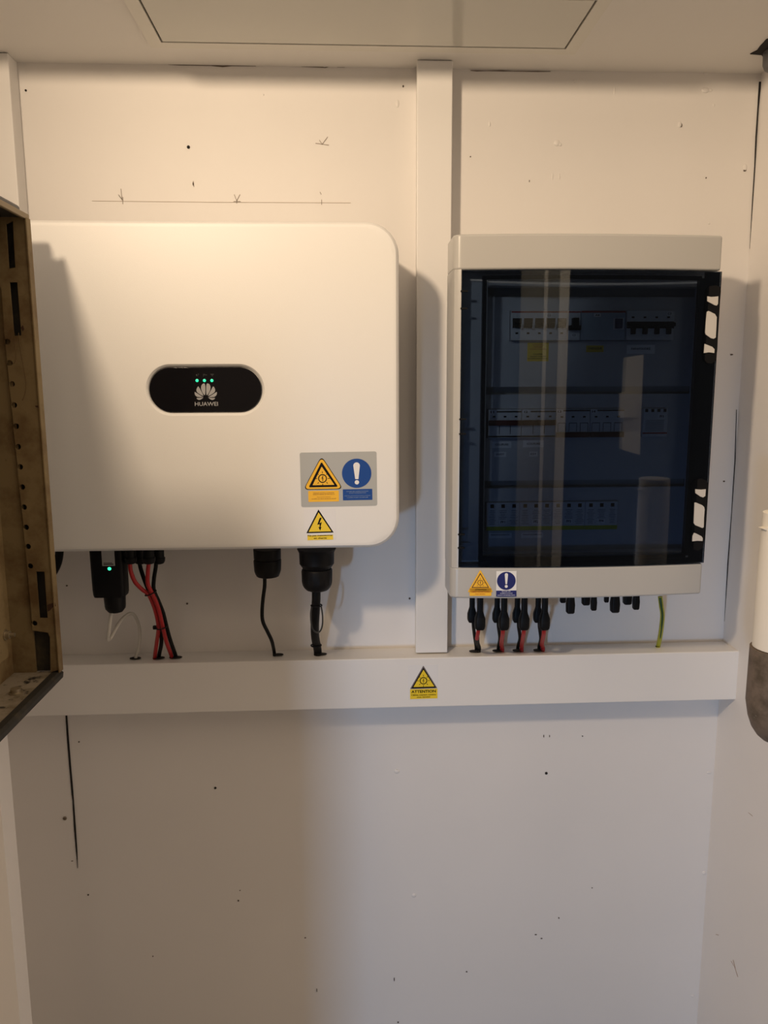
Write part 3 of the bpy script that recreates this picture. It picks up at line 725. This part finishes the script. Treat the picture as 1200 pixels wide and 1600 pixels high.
MB().box(w_ - .018, w_ - .002, yf - .0004, yf, h_ * .36, h_ * .74).build('toggle_slot', DEV, o, smooth=False)
MB().box(w_ - .0155, w_ - .0055, yf - .006, yf - .0002, h_ * .40, h_ * .72).build('toggle', NAVY, o, bevel=.001)
tape(o, 'A4', -w_ * .28, h_ * .84, yf, .010, .005)
o, w_, h_, yf = device('circuit_breaker', 'four-pole breaker with a black toggle bar at the right end of the top row', 'circuit breaker', px2x(974.5), px2x(1048), Zb, Zt, depth=.014, group='breakers in the top row')
MB().box(-w_, w_, yf - .0004, yf, h_ * .40, h_ * .62).build('toggle_slot', INK, o, smooth=False)
for k in range(4):
    xc = -w_ + (k + .5) * 2 * w_ / 4
    MB().box(xc - .0032, xc + .0032, yf - .006, yf - .0002, h_ * .20, h_ * .56).build('toggle', BLK, o, bevel=.0008)
MB().box(-w_, w_, yf - .007, yf - .003, h_ * .46, h_ * .58).build('toggle_bar', BLK, o, bevel=.0008)
marks(o, 4, w_, h_ * .76, yf); tape(o, 'C3', w_ * .78, h_ * .88, yf)
# row 2
X0, X1, Zb, Zt = win[1]
p2 = lambda px: at(px, 660, y=YP).x
for i, (a_, b_, txt, lab) in enumerate(((761.5, 813, 'I1', 'switch disconnector marked I1 with a dark red bar, left end of the middle row'), (813.5, 866, 'I2', 'switch disconnector marked I2 with a dark red bar, second in the middle row'))):
    o, w_, h_, yf = device('switch_disconnector', lab, 'circuit breaker', p2(a_), p2(b_), Zb, Zt, group='switches of the middle row')
    MB().box(-w_, w_, yf - .0045, yf, h_ * .44, h_ * .62).build('toggle_bar', MARON, o, bevel=.0008)
    MB().box(-w_ * .5, w_, yf - .0003, yf, h_ * .885, h_ * .93).build('dark_stripe', INK, o, smooth=False)
    mb = MB()
    for k in range(1, 3): mb.box(-w_ + k * 2 * w_ / 3 - .0004, -w_ + k * 2 * w_ / 3 + .0004, yf - .0003, yf, h_ * .15, h_ * .44)
    mb.box(-w_, w_, yf - .0003, yf, h_ * .04, h_ * .09).build('seam', INK, o, smooth=False)
    marks(o, 3, w_, h_ * .74, yf); tape(o, txt, -w_ * .78, h_ * .90, yf, .0090, .0066)
for i, (a_, b_, txt, lab) in enumerate(((866.5, 919, 'I3', 'switch marked I3 with its red bar lowered, third in the middle row'), (919.5, 972, 'I4', 'switch marked I4 with its red bar lowered, fourth in the middle row'))):
    o, w_, h_, yf = device('switch_disconnector', lab, 'circuit breaker', p2(a_), p2(b_), Zb, Zt, group='switches of the middle row')
    MB().box(-w_, w_, yf - .0045, yf, h_ * .02, h_ * .20).build('toggle_bar', MARON, o, bevel=.0008)
    MB().box(-w_ * .6, w_, yf - .0003, yf, h_ * .91, h_ * .955).build('dark_stripe', INK, o, smooth=False)
    mb = MB()
    for k in range(3):
        xc = -w_ + (k + .5) * 2 * w_ / 3
        mb.box(xc - .006, xc - .0054, yf - .0003, yf, h_ * .22, h_ * .50).box(xc + .0054, xc + .006, yf - .0003, yf, h_ * .22, h_ * .50).box(xc - .006, xc + .006, yf - .0003, yf, h_ * .50, h_ * .52)
    mb.build('seam', INK, o, smooth=False)
    marks(o, 3, w_, h_ * .72, yf); tape(o, txt, -w_ * .82, h_ * .90, yf, .0090, .0066)
o, w_, h_, yf = device('surge_protector', 'small surge protector marked PF3 alone at the right of the middle row', 'surge protector', w2[0] + .0004, w2[1] - .0004, Zb, Zt, group='surge protectors')
MB().box(-w_, w_, yf - .0003, yf, h_ * .12, h_ * .17).build('red_stripe', REDL, o, smooth=False)
marks(o, 4, w_, h_ * .92, yf, sz=.0022, sx=1); tape(o, 'PF3', w_ * .5, h_ * .72, yf, .0105, .0072)
mb = MB()
for k in range(8): mb.box(-w_ * .8, w_ * .7, yf - .0002, yf, h_ * (.22 + k * .05), h_ * (.235 + k * .05))
mb.build('print', mat('print_grey', (.18, .19, .21), .6), o, smooth=False)
# row 3
X0, X1, Zb, Zt = win[2]; wd = (X1 - X0 - .0012) / 4
PRT = MATS['print_grey']
for k in range(4):
    pos = ('left end of the bottom row', 'second in the bottom row', 'third in the bottom row', 'right end of the bottom row')[k]
    o, w_, h_, yf = device('surge_protector', 'surge protector marked %s with a yellow green foot, %s' % (('PF1', 'PF2', 'PP3', 'PP4')[k], pos), 'surge protector', X0 + .0006 + k * wd, X0 + .0006 + (k + 1) * wd, Zb, Zt, group='surge protectors')
    MB().box(-w_, w_, yf - .0004, yf, h_ * .02, h_ * .16).build('yellow_stripe', YGRN, o, smooth=False)
    marks(o, 3, w_, h_ * .87, yf, sz=.0027, sx=1)
    mb = MB()
    for c_ in range(3):
        xc = -w_ + (c_ + .5) * 2 * w_ / 3
        for r_ in range(9):
            ww = random.uniform(.003, .0062); mb.box(xc - ww, xc + ww, yf - .0002, yf, h_ * (.24 + r_ * .058), h_ * (.255 + r_ * .058))
    mb.build('print', PRT, o, smooth=False)
    tape(o, ('PF1', 'PF2', 'PP3', 'PP4')[k], w_ * .0, h_ * .32, yf, .0112, .0072)
# stuck labels on the cover plates
def plate_label(x0, x1, y0, y1, m, lines, label, ink=INK, name='paper_label'):
    cx, cy = (x0 + x1) / 2, (y0 + y1) / 2; s = Sticker(name, label, 'label', cx, cy, YP - .0001, group='labels inside the board')
    s.rect(x0, x1, y0, y1, 1, m, 'backing')
    for tx, yy, wd, ht, ik in lines: s.text(tx, cx, yy, wd, ht, 2, ik, .015)
plate_label(824, 857, 536, 564, YEL, [('ATTENTION', 539.5, 17, 2.4, INKR), ('DANGER', 542.5, 14, 2.4, INKR), ('COURANT CONTINU', 545.8, 26, 1.9, INKR), ('COUPER', 553.4, 15, 2, INK), ('AVANT TOUTE', 556.8, 24, 2, INK), ('INTERVENTION', 560, 30, 1.8, INK)], 'square yellow label with red and black print under the five-pole breaker')
plate_label(916, 943, 540, 550, YEL, [('ONDULEUR', 544.5, 22, 3.4, INK)], 'small yellow label under the residual current block')
plate_label(979, 1023, 539, 552.5, TAPE, [('PARAFOUDRE', 545, 30, 3.2, INK)], 'long white label under the four-pole breaker')
plate_label(769, 799, 690, 700, TAPE, [('COUPURE', 694.6, 21, 3.2, INK)], 'pale label reading COUPURE under switch I1')
plate_label(772, 791, 706, 714, TAPE, [('OUEST', 709.8, 13, 2.8, INK)], 'short pale label reading OUEST, lower of two under switch I1')
plate_label(817, 850, 688, 699, TAPE, [('COUPURE', 693.3, 21, 3.2, INK)], 'pale label reading COUPURE under switch I2')
plate_label(827, 840, 705.5, 713.5, TAPE, [('EST', 709.3, 9, 2.8, INK)], 'short pale label reading EST, lower of two under switch I2')
plate_label(764, 800, 832.5, 841, TAPE, [('PARAFOUDRE DC', 835.5, 30, 2.4, INK)], 'faint label under surge protector PF1')
plate_label(814, 849, 832, 840.5, TAPE, [('PARAFOUDRE AC', 835, 30, 2.4, INK)], 'faint label under surge protector PF2')

# smoked door --------------------------------------------------------------
DX0, DX1 = EX0 + .0122, EX1 + .0008
n = 26
outer = [(DX0 + (DX1 - DX0) * k / n, front(DX0 + (DX1 - DX0) * k / n, -.0012)) for k in range(n + 1)]
inner = [(x, y + .0030) for x, y in outer][::-1]
door = A(MB().prismz(outer + inner, PZ0 + .0012, PZ1 - .0012).build('smoked_door', SMOKE))
DDF = mat('door_gasket', (.006, .007, .009), .35)
# dark moulded rim of the window
mb = MB()
ra, rb = at(752, 600, y=-.165).x, at(1087, 600, y=-.165).x
def strip(x0, x1, z0, z1, d0, d1, m=8):
    o_ = [(x0 + (x1 - x0) * k / m, front(x0 + (x1 - x0) * k / m, d0)) for k in range(m + 1)]
    i_ = [(x0 + (x1 - x0) * k / m, front(x0 + (x1 - x0) * k / m, d1)) for k in range(m + 1)][::-1]
    return o_ + i_, z0, z1
RZ0, RZ1 = 1.1500, 1.5470
for a_ in (strip(ra, ra + .0055, RZ0, RZ1, .002, .010), strip(rb - .003, rb + .0055, RZ0, RZ1, .002, .010), strip(ra, rb, RZ0 - .003, RZ0 + .003, .002, .010, 20), strip(ra, rb, RZ1 - .0025, RZ1 + .0025, .002, .010, 20)):
    mb.prismz(*a_)
A(mb.build('window_rim', DDF), door)
# opaque dark strips: closing side, foot and head
mb = MB()
mb.prismz(*strip(rb + .0055, DX1 - .0006, PZ0 + .0016, PZ1 - .0016, .0019, .006)).prismz(*strip(ra, rb + .006, PZ0 + .0016, RZ0 - .0032, .0019, .006, 20))
A(mb.build('closing_strip', mat('strip_dark', (.010, .010, .012), .4)), door)
# hinge notches
for py in (455, 482, 655, 678, 835, 856):
    p = at(727, py, y=-.166)
    A(MB().box(DX0 - .002, DX0 + .008, front(DX0) - .0022, front(DX0) + .002, p.z - .0012, p.z + .0012).build('hinge_notch', BLK, bevel=.0004), door)
# latches
def latch(ox, oy, sc, P1, P2, P3, P4=None):
    yl_ = front(.518)
    g = None
    slot_px = [(ox + a / sc, oy + b / sc) for a, b in ((250, 240), (300, 185), (400, 170), (470, 200), (485, 260), (450, 700), (425, 1240), (400, 1420), (340, 1470), (260, 1465), (195, 1400), (190, 1250), (225, 700))]
    q_ = [at(px, py, y=yl_) for px, py in slot_px]
    sl = A(MB().prism([(p.x, p.z) for p in q_], yl_ - .0020, yl_ - .0010).build('latch', BLK, smooth=False), door)
    for P_ in (P1, P2, P3):
        q_ = [at(ox + a / sc, oy + b / sc, y=yl_ - .003) for a, b in P_]
        A(MB().prism([(p.x, p.z) for p in q_], yl_ - .0034, yl_ - .0021).build('latch_slider', mat('latch_cream', (.60, .58, .55), .4), smooth=False), sl)
    return sl
MAIN = [(262, 610), (285, 597), (320, 610), (395, 648), (425, 700), (418, 860), (408, 1040), (375, 1060), (330, 1050), (245, 990), (234, 960), (245, 780)]
latch(1080, 430, 10.67, [(270, 352), (330, 362), (380, 360), (450, 352), (445, 480), (425, 507), (390, 500), (270, 435)], MAIN, [(225, 1145), (350, 1195), (388, 1235), (383, 1297), (300, 1285), (212, 1297)])
sc = 12.3 
t12 = lambda P_, f=1.0: [(a, b) for a, b in P_]
ML = [(188, 560), (210, 555), (330, 605), (370, 640), (380, 690), (368, 850), (362, 1030), (335, 1045), (200, 990), (172, 950), (180, 780)]
yl_ = front(.518)
latch2_slot = [(120, 200), (200, 110), (320, 95), (420, 140), (440, 220), (400, 800), (370, 1200), (340, 1420), (250, 1475), (160, 1460), (110, 1390), (115, 1250), (150, 700)]
q_ = [at(1070 + a / sc, 740 + b / sc, y=yl_) for a, b in latch2_slot]
sl = A(MB().prism([(p.x, p.z) for p in q_], yl_ - .0020, yl_ - .0010).build('latch', BLK, smooth=False), door)
for P_ in ([(203, 300), (260, 305), (320, 308), (403, 300), (392, 430), (350, 458), (300, 440), (205, 375)], ML, [(180, 1140), (215, 1150), (320, 1205), (343, 1240), (340, 1295), (240, 1290), (145, 1300), (150, 1200)]):
    q_ = [at(1070 + a / sc, 740 + b / sc, y=yl_ - .003) for a, b in P_]
    A(MB().prism([(p.x, p.z) for p in q_], yl_ - .0034, yl_ - .0021).build('latch_slider', MATS['latch_cream'], smooth=False), sl)

# stickers on the board's foot
xs = at(750, 915, y=-.165).x; rz_ = -math.atan2(.022 * (xs - .339) / .1885 ** 2, 1)
rz_ = math.atan(2 * .011 * (xs - .339) / .1885 ** 2)
s = Sticker('warning_sticker', 'amber ATTENTION sticker with a triangle on the bottom left of the fuse box', 'sticker', 750.5, 914, front(xs) - .0006, rz=rz_, tilt=-.01)
s.tri(750.3, 888.8, 730, 771, 926, 1, AMB, 'backing', 3)
s.rect(733.5, 768.2, 919.5, 932, 1, AMB, 'yellow_panel', .5)
s.tri(750.4, 894, 736.5, 764.5, 918.6, 2, mat('ink_rust', (.10, .03, .005), .5), 'triangle_border')
s.tri(750.4, 896.6, 738.7, 762.3, 917.2, 3, AMB, 'triangle_field')
s.sun(750.5, 910, 4.6, 4, MATS['ink_brown'])
s.text("ATTENTION", 751, 921.6, 18, 1.9, 2, INK, .02)
s.text("Câbles courant continu", 751, 925.2, 29, 1.9, 2, INKR, .01)
s.text("sous tension", 750.5, 928.6, 16, 1.6, 2, INKR, .01)
xs2 = at(791, 912, y=-.17).x; rz2 = math.atan(2 * .011 * (xs2 - .339) / .1885 ** 2)
s = Sticker('mandatory_sticker', 'white sticker with a navy exclamation disc on the bottom of the fuse box', 'sticker', 791, 912, front(xs2) - .0006, rz=rz2, tilt=-.01)
s.rect(775, 807.3, 891.2, 933.4, 1, WHT, 'backing')
s.disc(791, 907.3, 14.9, 2, DBLUE, 'blue_disc', 44)
s.exclaim(791, 894.5, 912.6, 5.2, WHT, 3, 2.4, 916.3)
s.rect(775, 807.3, 923.2, 933.2, 2, DBLUE, 'blue_panel')
for tx, wd_, yy in (("ISOLER LES", 14, 924.6), ("ALIMENTATIONS", 20, 927.6), ("AVANT INTERVENTION", 28, 930.8)):
    s.text(tx, 791, yy, wd_, 1.7, 3, mat('ink_white', (.6, .62, .72), .5), .015)

# ================================================================== CONNECTORS UNDER THE FUSE BOX
YB_ = -.105; YB2 = -.080
def mc(px, top, ybot, y, hw, label, group='black solar connectors under the fuse box', mid=None):
    k_ = (1.27 + y) / FPX; zb_ = u(px, ybot, y).z
    g = thing('solar_connector', label, 'connector', (u(px, 960, y).x, y, zb_), 0, group)
    zt_ = EZ0 + .010 - zb_; zm = u(px, mid, y).z - zb_
    R_ = lambda hw_, z: [(p[0], p[1], z) for p in rrect(0, 0, hw_ * k_, hw_ * k_ * .9, hw_ * k_ * .45, 3)]
    MB().rings([R_(hw * .72, 0), R_(hw * .92, .0025), R_(hw, .006), R_(hw, zm - .004), R_(hw * .62, zm + .006), R_(hw * .62, zm + .0065)]).build('nut', BLK, g)
    MB().rings([R_(hw * .58, zm), R_(hw * .56, zt_)]).build('body', BLK, g)
    return g
LC = 'red and black leads under the fuse box'
ordn = ('first pair from the left', 'second pair from the left', 'third pair from the left', 'fourth pair from the left')
for k, (xl, xr, hk) in enumerate(((737.5, 750.0, 'm1'), (776.5, 787.5, 'm2'), (808, 819, 'm3'), (840.5, 851, 'm4'))):
    hh = H[hk]
    mc(xl, 937, 972, YB2, 7.3, 'rear black solar connector, %s under the fuse box' % ordn[k], mid=955)
    mc(xr, 937, 983.5, YB_, 8.3, 'front black solar connector, %s under the fuse box' % ordn[k], mid=962)
    dx = (0.0035, .0015, .0015, .0018)[k]
    lead([u(xl + 2, 970, YB2), u(xl + 2.5, 980, YB2 + .005), u(xl + 4.5, 997, -.055), Vector((hh.x + dx - .001, hh.y + .002, ZT + .006)), Vector((hh.x + dx - .001, hh.y + .002, ZT - .004))],
         CABK, 'black lead from the rear connector, %s under the fuse box' % ordn[k], LC, .0028)
    if k == 0:
        o = lead([u(748, 981, YB_), u(747, 988, YB_ + .005), u(745.2, 998, -.085)], CARD, 'short red lead under the front connector, %s' % ordn[k], LC, .0031)
        lead([u(745.5, 996, -.086), u(745.8, 1004, -.065), Vector((hh.x + .0065, hh.y - .001, ZT + .006)), Vector((hh.x + .006, hh.y - .001, ZT - .004))], CABK, 'black sleeve round the foot of the red lead, %s' % ordn[k], LC, .0036)
    else:
        q1 = (0, (786, 783.5), (818.5, 815.5), (850, 846.8))[k]
        lead([u(q1[0], 981, YB_), u(q1[0] - .3, 990, YB_ + .008), u(q1[1], 1006, -.05), Vector((hh.x + .0062, hh.y - .002, ZT + .005)), Vector((hh.x + .006, hh.y - .002, ZT - .004))],
             CARD, 'red lead from the front connector, %s under the fuse box' % ordn[k], LC, .0034)
def stub(x0, x1, yb, y, label, lip=None):
    k_ = (1.27 + y) / FPX; zb_ = u(x0, yb, y).z; cx = u((x0 + x1) / 2, yb, y).x
    g = thing('connector_cap', label, 'cap', (cx, y, zb_), 0, 'unused black connector caps under the fuse box')
    hw_ = (x1 - x0) / 2 * k_; zt_ = EZ0 + .008 - zb_
    R_ = lambda s_, z: [(p[0], p[1], z) for p in rrect(0, 0, hw_ * s_, hw_ * s_, hw_ * s_ * .4, 3)]
    MB().rings([R_(.72, 0), R_(.92, .0018), R_(1, zt_ * .25 + .001), R_(.82, zt_ * .5)]).build('cap', BLK, g)
    MB().rings([R_(.8, zt_ * .45), R_(1.0, zt_)]).build('collar', BLK, g)
for x0, x1, yb, y, lab in ((874.5, 884, 941.5, -.075, 'tiny black cap under the fuse box, left of the first unused plug'), (884, 897.5, 958, -.105, 'larger black cap, first unused plug from the left under the fuse box'),
                        (908.5, 921.5, 945, -.075, 'flat black cap left of the second unused plug'), (922.5, 932, 953.5, -.105, 'narrow black cap, second unused plug from the left'),
                        (943.5, 951, 941, -.075, 'tiny black cap left of the third unused plug'), (953, 967.5, 956.5, -.105, 'larger black cap, third unused plug from the left'),
                        (973, 986.5, 944, -.075, 'flat black cap left of the last unused plug'), (988, 998.5, 952, -.105, 'narrow black cap, last unused plug on the right')):
    stub(x0, x1, yb, y, lab)
# earth wire, green with a yellow band
EYE = mat('earth_yellow', (.46, .46, .03), .45); EGR = mat('earth_green', (.03, .09, .02), .45)
he = H['earth']
base = Vector((he.x, he.y, ZT))
o = MB().tube([Vector(p) - base for p in (u(1031.5, 932, -.085), u(1033, 945, -.085), u(1035, 960, -.078), u(1033.8, 978, -.065), u(1031.5, 995, -.045), Vector((he.x + .0015, he.y, ZT + .004)), Vector((he.x, he.y, ZT - .004)))], .0036, 14).build('earth_wire', EYE, loc=base)
MB().tube([Vector(p) - base + Vector((-.0006, -.0016, 0)) for p in (u(1031.5, 933, -.085), u(1033, 945, -.085), u(1035, 960, -.078), u(1033.8, 978, -.065), u(1031.5, 995, -.045), Vector((he.x + .0015, he.y, ZT + .005)))], .0024, 12).build('green_band', EGR, o)
tag(o, 'green and yellow earth wire hanging from the fuse box to the trunking', 'cable')

# ================================================================== OPEN METAL DOOR AT THE LEFT
ZD0, ZD1 = 1.032, 1.604
dr = thing('metal_door', 'open rusty beige metal door with a perforated edge at the left', 'door', (-.41, -.28, ZD0))
def AD(o, parent=dr): return A(o, parent)
YN = -1.12
XI = -.437
AD(MB().box(XI - .004, XI, YN, -.276, ZD0, ZD1).build('leaf', DOORM))
AD(MB().box(XI, -.4085, -.2765, -.2725, ZD0, ZD1).build('end_web', DOORM))
AD(MB().box(-.4185, -.3790, -.2715, -.2680, ZD0, ZD1 - .004).build('slot_shade_backing', DOORD))  # dark sheet added so the slots read as shaded hollows
# perforated strip, written as an outline with real holes
YS = -.2800
def sp_(px, py, y=YS): p = at(px, py, y=y); return (p.x, p.z)
mb = MB(); bm = mb.bm
zt_, zb_ = ZD1 - .004, ZD0 + .004
edgeR = -.3775
outl = [sp_(2, 452), (XI + .002, zt_), (edgeR - .004, zt_), (edgeR, zt_ - .006), (edgeR, zb_), sp_(79, 1050), sp_(78, 996), sp_(75, 988.5), sp_(50.5, 985), sp_(39, 850), sp_(22, 680), sp_(7, 525)]
holes = []
def circ(px, py, r=.0036, n=12):
    c_ = sp_(px, py); return [(c_[0] + r * math.cos(2 * PI * k / n), c_[1] + r * math.sin(2 * PI * k / n)) for k in range(n)]
for px, py in ((11.5, 534), (15, 567), (18.5, 600), (22, 633), (25.2, 666), (28.2, 698), (31.4, 729.6), (34.7, 761), (37.5, 792.5), (40.8, 824), (43.8, 854), (47.2, 884.7), (54, 974)): holes.append(circ(px, py))
holes.append([sp_(*p) for p in ((14.5, 441), (27, 441), (33.5, 524), (21.5, 525))])
holes.append([sp_(*p) for p in ((56, 893), (69.5, 893), (74.5, 966), (61.5, 966))])
holes.append([sp_(*p) for p in ((9, 350), (20, 345), (24, 418), (13.5, 420))])
def ringv(pts, y): return [bm.verts.new((p[0], y, p[1])) for p in pts]
fr_, bk_ = [ringv(outl, YS)] + [ringv(h_, YS) for h_ in holes], [ringv(outl, YS + .0025)] + [ringv(h_, YS + .0025) for h_ in holes]
for Rr in (fr_, bk_):
    es = [bm.edges.new((r_[i], r_[(i + 1) % len(r_)])) for r_ in Rr for i in range(len(r_))]
    bmesh.ops.triangle_fill(bm, use_beauty=True, use_dissolve=False, edges=es, normal=(0, -1, 0))
for f_, b2 in zip(fr_, bk_):
    for i in range(len(f_)): bm.faces.new((f_[i], f_[(i + 1) % len(f_)], b2[(i + 1) % len(f_)], b2[i]))
AD(mb.build('perforated_strip', DOORM, smooth=False))
# outer rim, lower and upper flanges
AD(MB().box(edgeR - .0012, edgeR + .0012, -.2815, -.268, ZD0, ZD1 - .004).build('edge_rim', DOORM, bevel=.0009))
AD(MB().box(XI, edgeR - .008, YN, -.272, ZD0 - .003, ZD0).build('bottom_flange', DOORL))
AD(MB().rings([[(edgeR - .0095, y_, ZD0 + .0012), (edgeR - .001, y_, ZD0 + .0012), (edgeR + .0025, y_, ZD0 - .002), (edgeR + .0015, y_, ZD0 - .009), (edgeR - .0095, y_, ZD0 - .009)] for y_ in (YN, -.272)]).build('bottom_seal', DOORD), )
AD(MB().box(XI, edgeR, YN, -.272, ZD1 - .003, ZD1).build('top_flange', DOORD, bevel=.001))
AD(MB().rings([[(edgeR - .004, y_, ZD1 - .006), (edgeR + .0008, y_, ZD1 - .006), (edgeR + .0008, y_, ZD1 + .001), (edgeR - .004, y_, ZD1 + .001)] for y_ in (YN, -.270)]).build('top_rim', mat('rim_tan', (.26, .20, .12), .5), bevel=.0012))
AD(MB().box(XI - .02, edgeR - .014, -.62, -.256, ZD1 + .0005, ZD1 + .014).build('top_gasket', RPIPE, bevel=.004, seg=3))
# stepped stiffener along the leaf
AD(MB().box(XI - .002, XI + .006, YN, -.300, 1.062, ZD1 - .02).build('stiffener', DOORM, bevel=.001))
def bolt(px, py, axis, x=None, z=None, y=None, ln=.012, r=.0052):
    p = at(px, py, x=x, z=z, y=y)
    b_ = AD(MB().lathe((p.x, p.y, p.z), [(0, r * 1.35), (.0014, r * 1.35), (.0016, r), (.006, r), (.0062, r * .5), (ln, r * .5)], 6 if False else 12, axis).build('bolt', STEEL))
    return b_
bolt(8, 992, 'x', x=XI + .006)
bolt(25, 1083, 'z', z=ZD0, r=.0062, ln=.006)
# unseen block added to the leaf, keeps the bulb off the low left wall
AD(MB().box(XI, -.306, -.76, -.70, ZD0 + .004, 1.622).build('bulb_blocker', DOORM, bevel=.002))
# a loose brown string caught in the slot
o = AD(MB().tube([u(29, 520, -.284), u(30, 535, -.285), u(34, 560, -.286), u(38.5, 585, -.286), u(40.5, 600, -.286), u(39, 615, -.286), u(35, 626, -.286)], .0005, 6)
       .tube([u(22.5, 520, -.284), u(23.5, 540, -.285), u(24.5, 555, -.286), u(23, 566, -.286), u(20, 568, -.286)], .0004, 6).build('loose_string', mat('string_brown', (.10, .06, .02), .8)))
# stain drips
mb = MB()
for P_ in ([(74, 945), (80, 943), (86, 941), (87.5, 947), (82, 949), (79, 953), (75, 955)], [(33, 512), (36, 508), (38, 514), (36, 518)], [(55, 634), (60, 633.5), (60, 637), (56, 636)]):
    mb.prism([sp_(*p) for p in P_], YS - .0006, YS - .0001)
AD(mb.build('rust_stain', mat('rust_dark', (.05, .02, .008), .8), smooth=False))

# ================================================================== RIGHT EDGE
# painted locking bar with a bare metal foot
YR = -.35
xl_ = at(1186, 900, y=YR).x; R0 = .032
zj = at(1190, 1012, y=YR).z; zend = at(1200, 1160, y=YR).z
lb_ = thing('locking_bar', 'white painted bar with a bare worn metal foot at the right edge', 'bar', (at(1188, 900, y=YR).x + R0, YR, zend))
bx = lb_.location.x
PB = mat('bar_paint', (.80, .76, .68), .45, bump=.3, bscale=60)
MB().lathe((0, 0, 0), [(zj - zend, R0), (zj - zend + .12, R0), (zj - zend + .172, R0 - .0012)], 32).build('painted_sleeve', PB, lb_)
MB().lathe((0, 0, 0), [(0, .002), (.0035, .012), (.010, .0195), (.020, .0262), (.034, .0312), (.055, R0 + .0030), (zj - zend - .0012, R0 + .0026), (zj - zend - .001, R0 - .003), (zj - zend, R0 - .003)], 32).build('bare_foot', RODM, lb_)
pb = at(1192, 826, y=YR); pz = pb.z - zend
MB().prism([(-R0 - .0045, pz + .0008), (-R0 + .002, pz + .0022), (-R0 + .006, pz - .0002), (-R0 + .006, pz - .0030), (-R0 - .0010, pz - .0008)], -.006, .006).build('bracket', PB, lb_)
# pipe end in the ceiling corner
pp = thing('pipe', 'dark grey pipe end poking through the torn ceiling corner at the right', 'pipe', (.6285, -.085, 1.846))
MB().lathe((0, 0, 0), [(0, .004), (.0015, .011), (.005, .0165), (.011, .019), (.0285, .0195)], 28).build('pipe_end', RPIPE, pp)

# behind the viewer: pieces the smoked door mirrors, and added screens against daylight
WDK = mat('backdrop_dark', (.045, .06, .09), .7)
struct(MB().box(-.25, 2.6, -2.38, -2.34, 0, 2.4).build('mirror_backdrop', WDK))  # added dark backdrop, darkens the smoked door's reflection
struct(MB().box(-1.9, -.465, -1.54, -1.50, 0, 2.4).build('daylight_blocker_side', mat('blocker_paint', (.35, .31, .26), .7)))  # unseen screen added to give the daylight its left edge
struct(MB().box(-1.5, -.255, -2.38, -2.34, .94, 2.4).build('daylight_blocker_top', bpy.data.materials['blocker_paint']))  # unseen screen added to hold daylight off the upper wall
PP_ = mat('post_paint', (.78, .76, .72), .5); PPD = mat('post_grey', (.24, .24, .22), .6)
po = struct(MB().box(.417, .665, -1.94, -1.90, 0, 2.4).build('trim_1', PPD))
MB().box(.565, .588, -1.90, -1.885, 0, 2.4).build('bead', PP_, po)
MB().box(.665, .729, -1.94, -1.88, 0, 2.4).build('jamb', PP_, po)
mbx = thing('meter_cabinet', 'tall white box mirrored as a pale shape in the right half of the smoked door', 'box', (1.22, -1.90, 1.14))
MB().prism([(-.07, .02), (.073, -.005), (.065, .37), (-.065, .36)], 0, -.06).build('case', PP_, mbx, bevel=.003)
MB().box(-.11, .02, 0, .03, .14, .23).build('switch_block', PP_, mbx, bevel=.002)
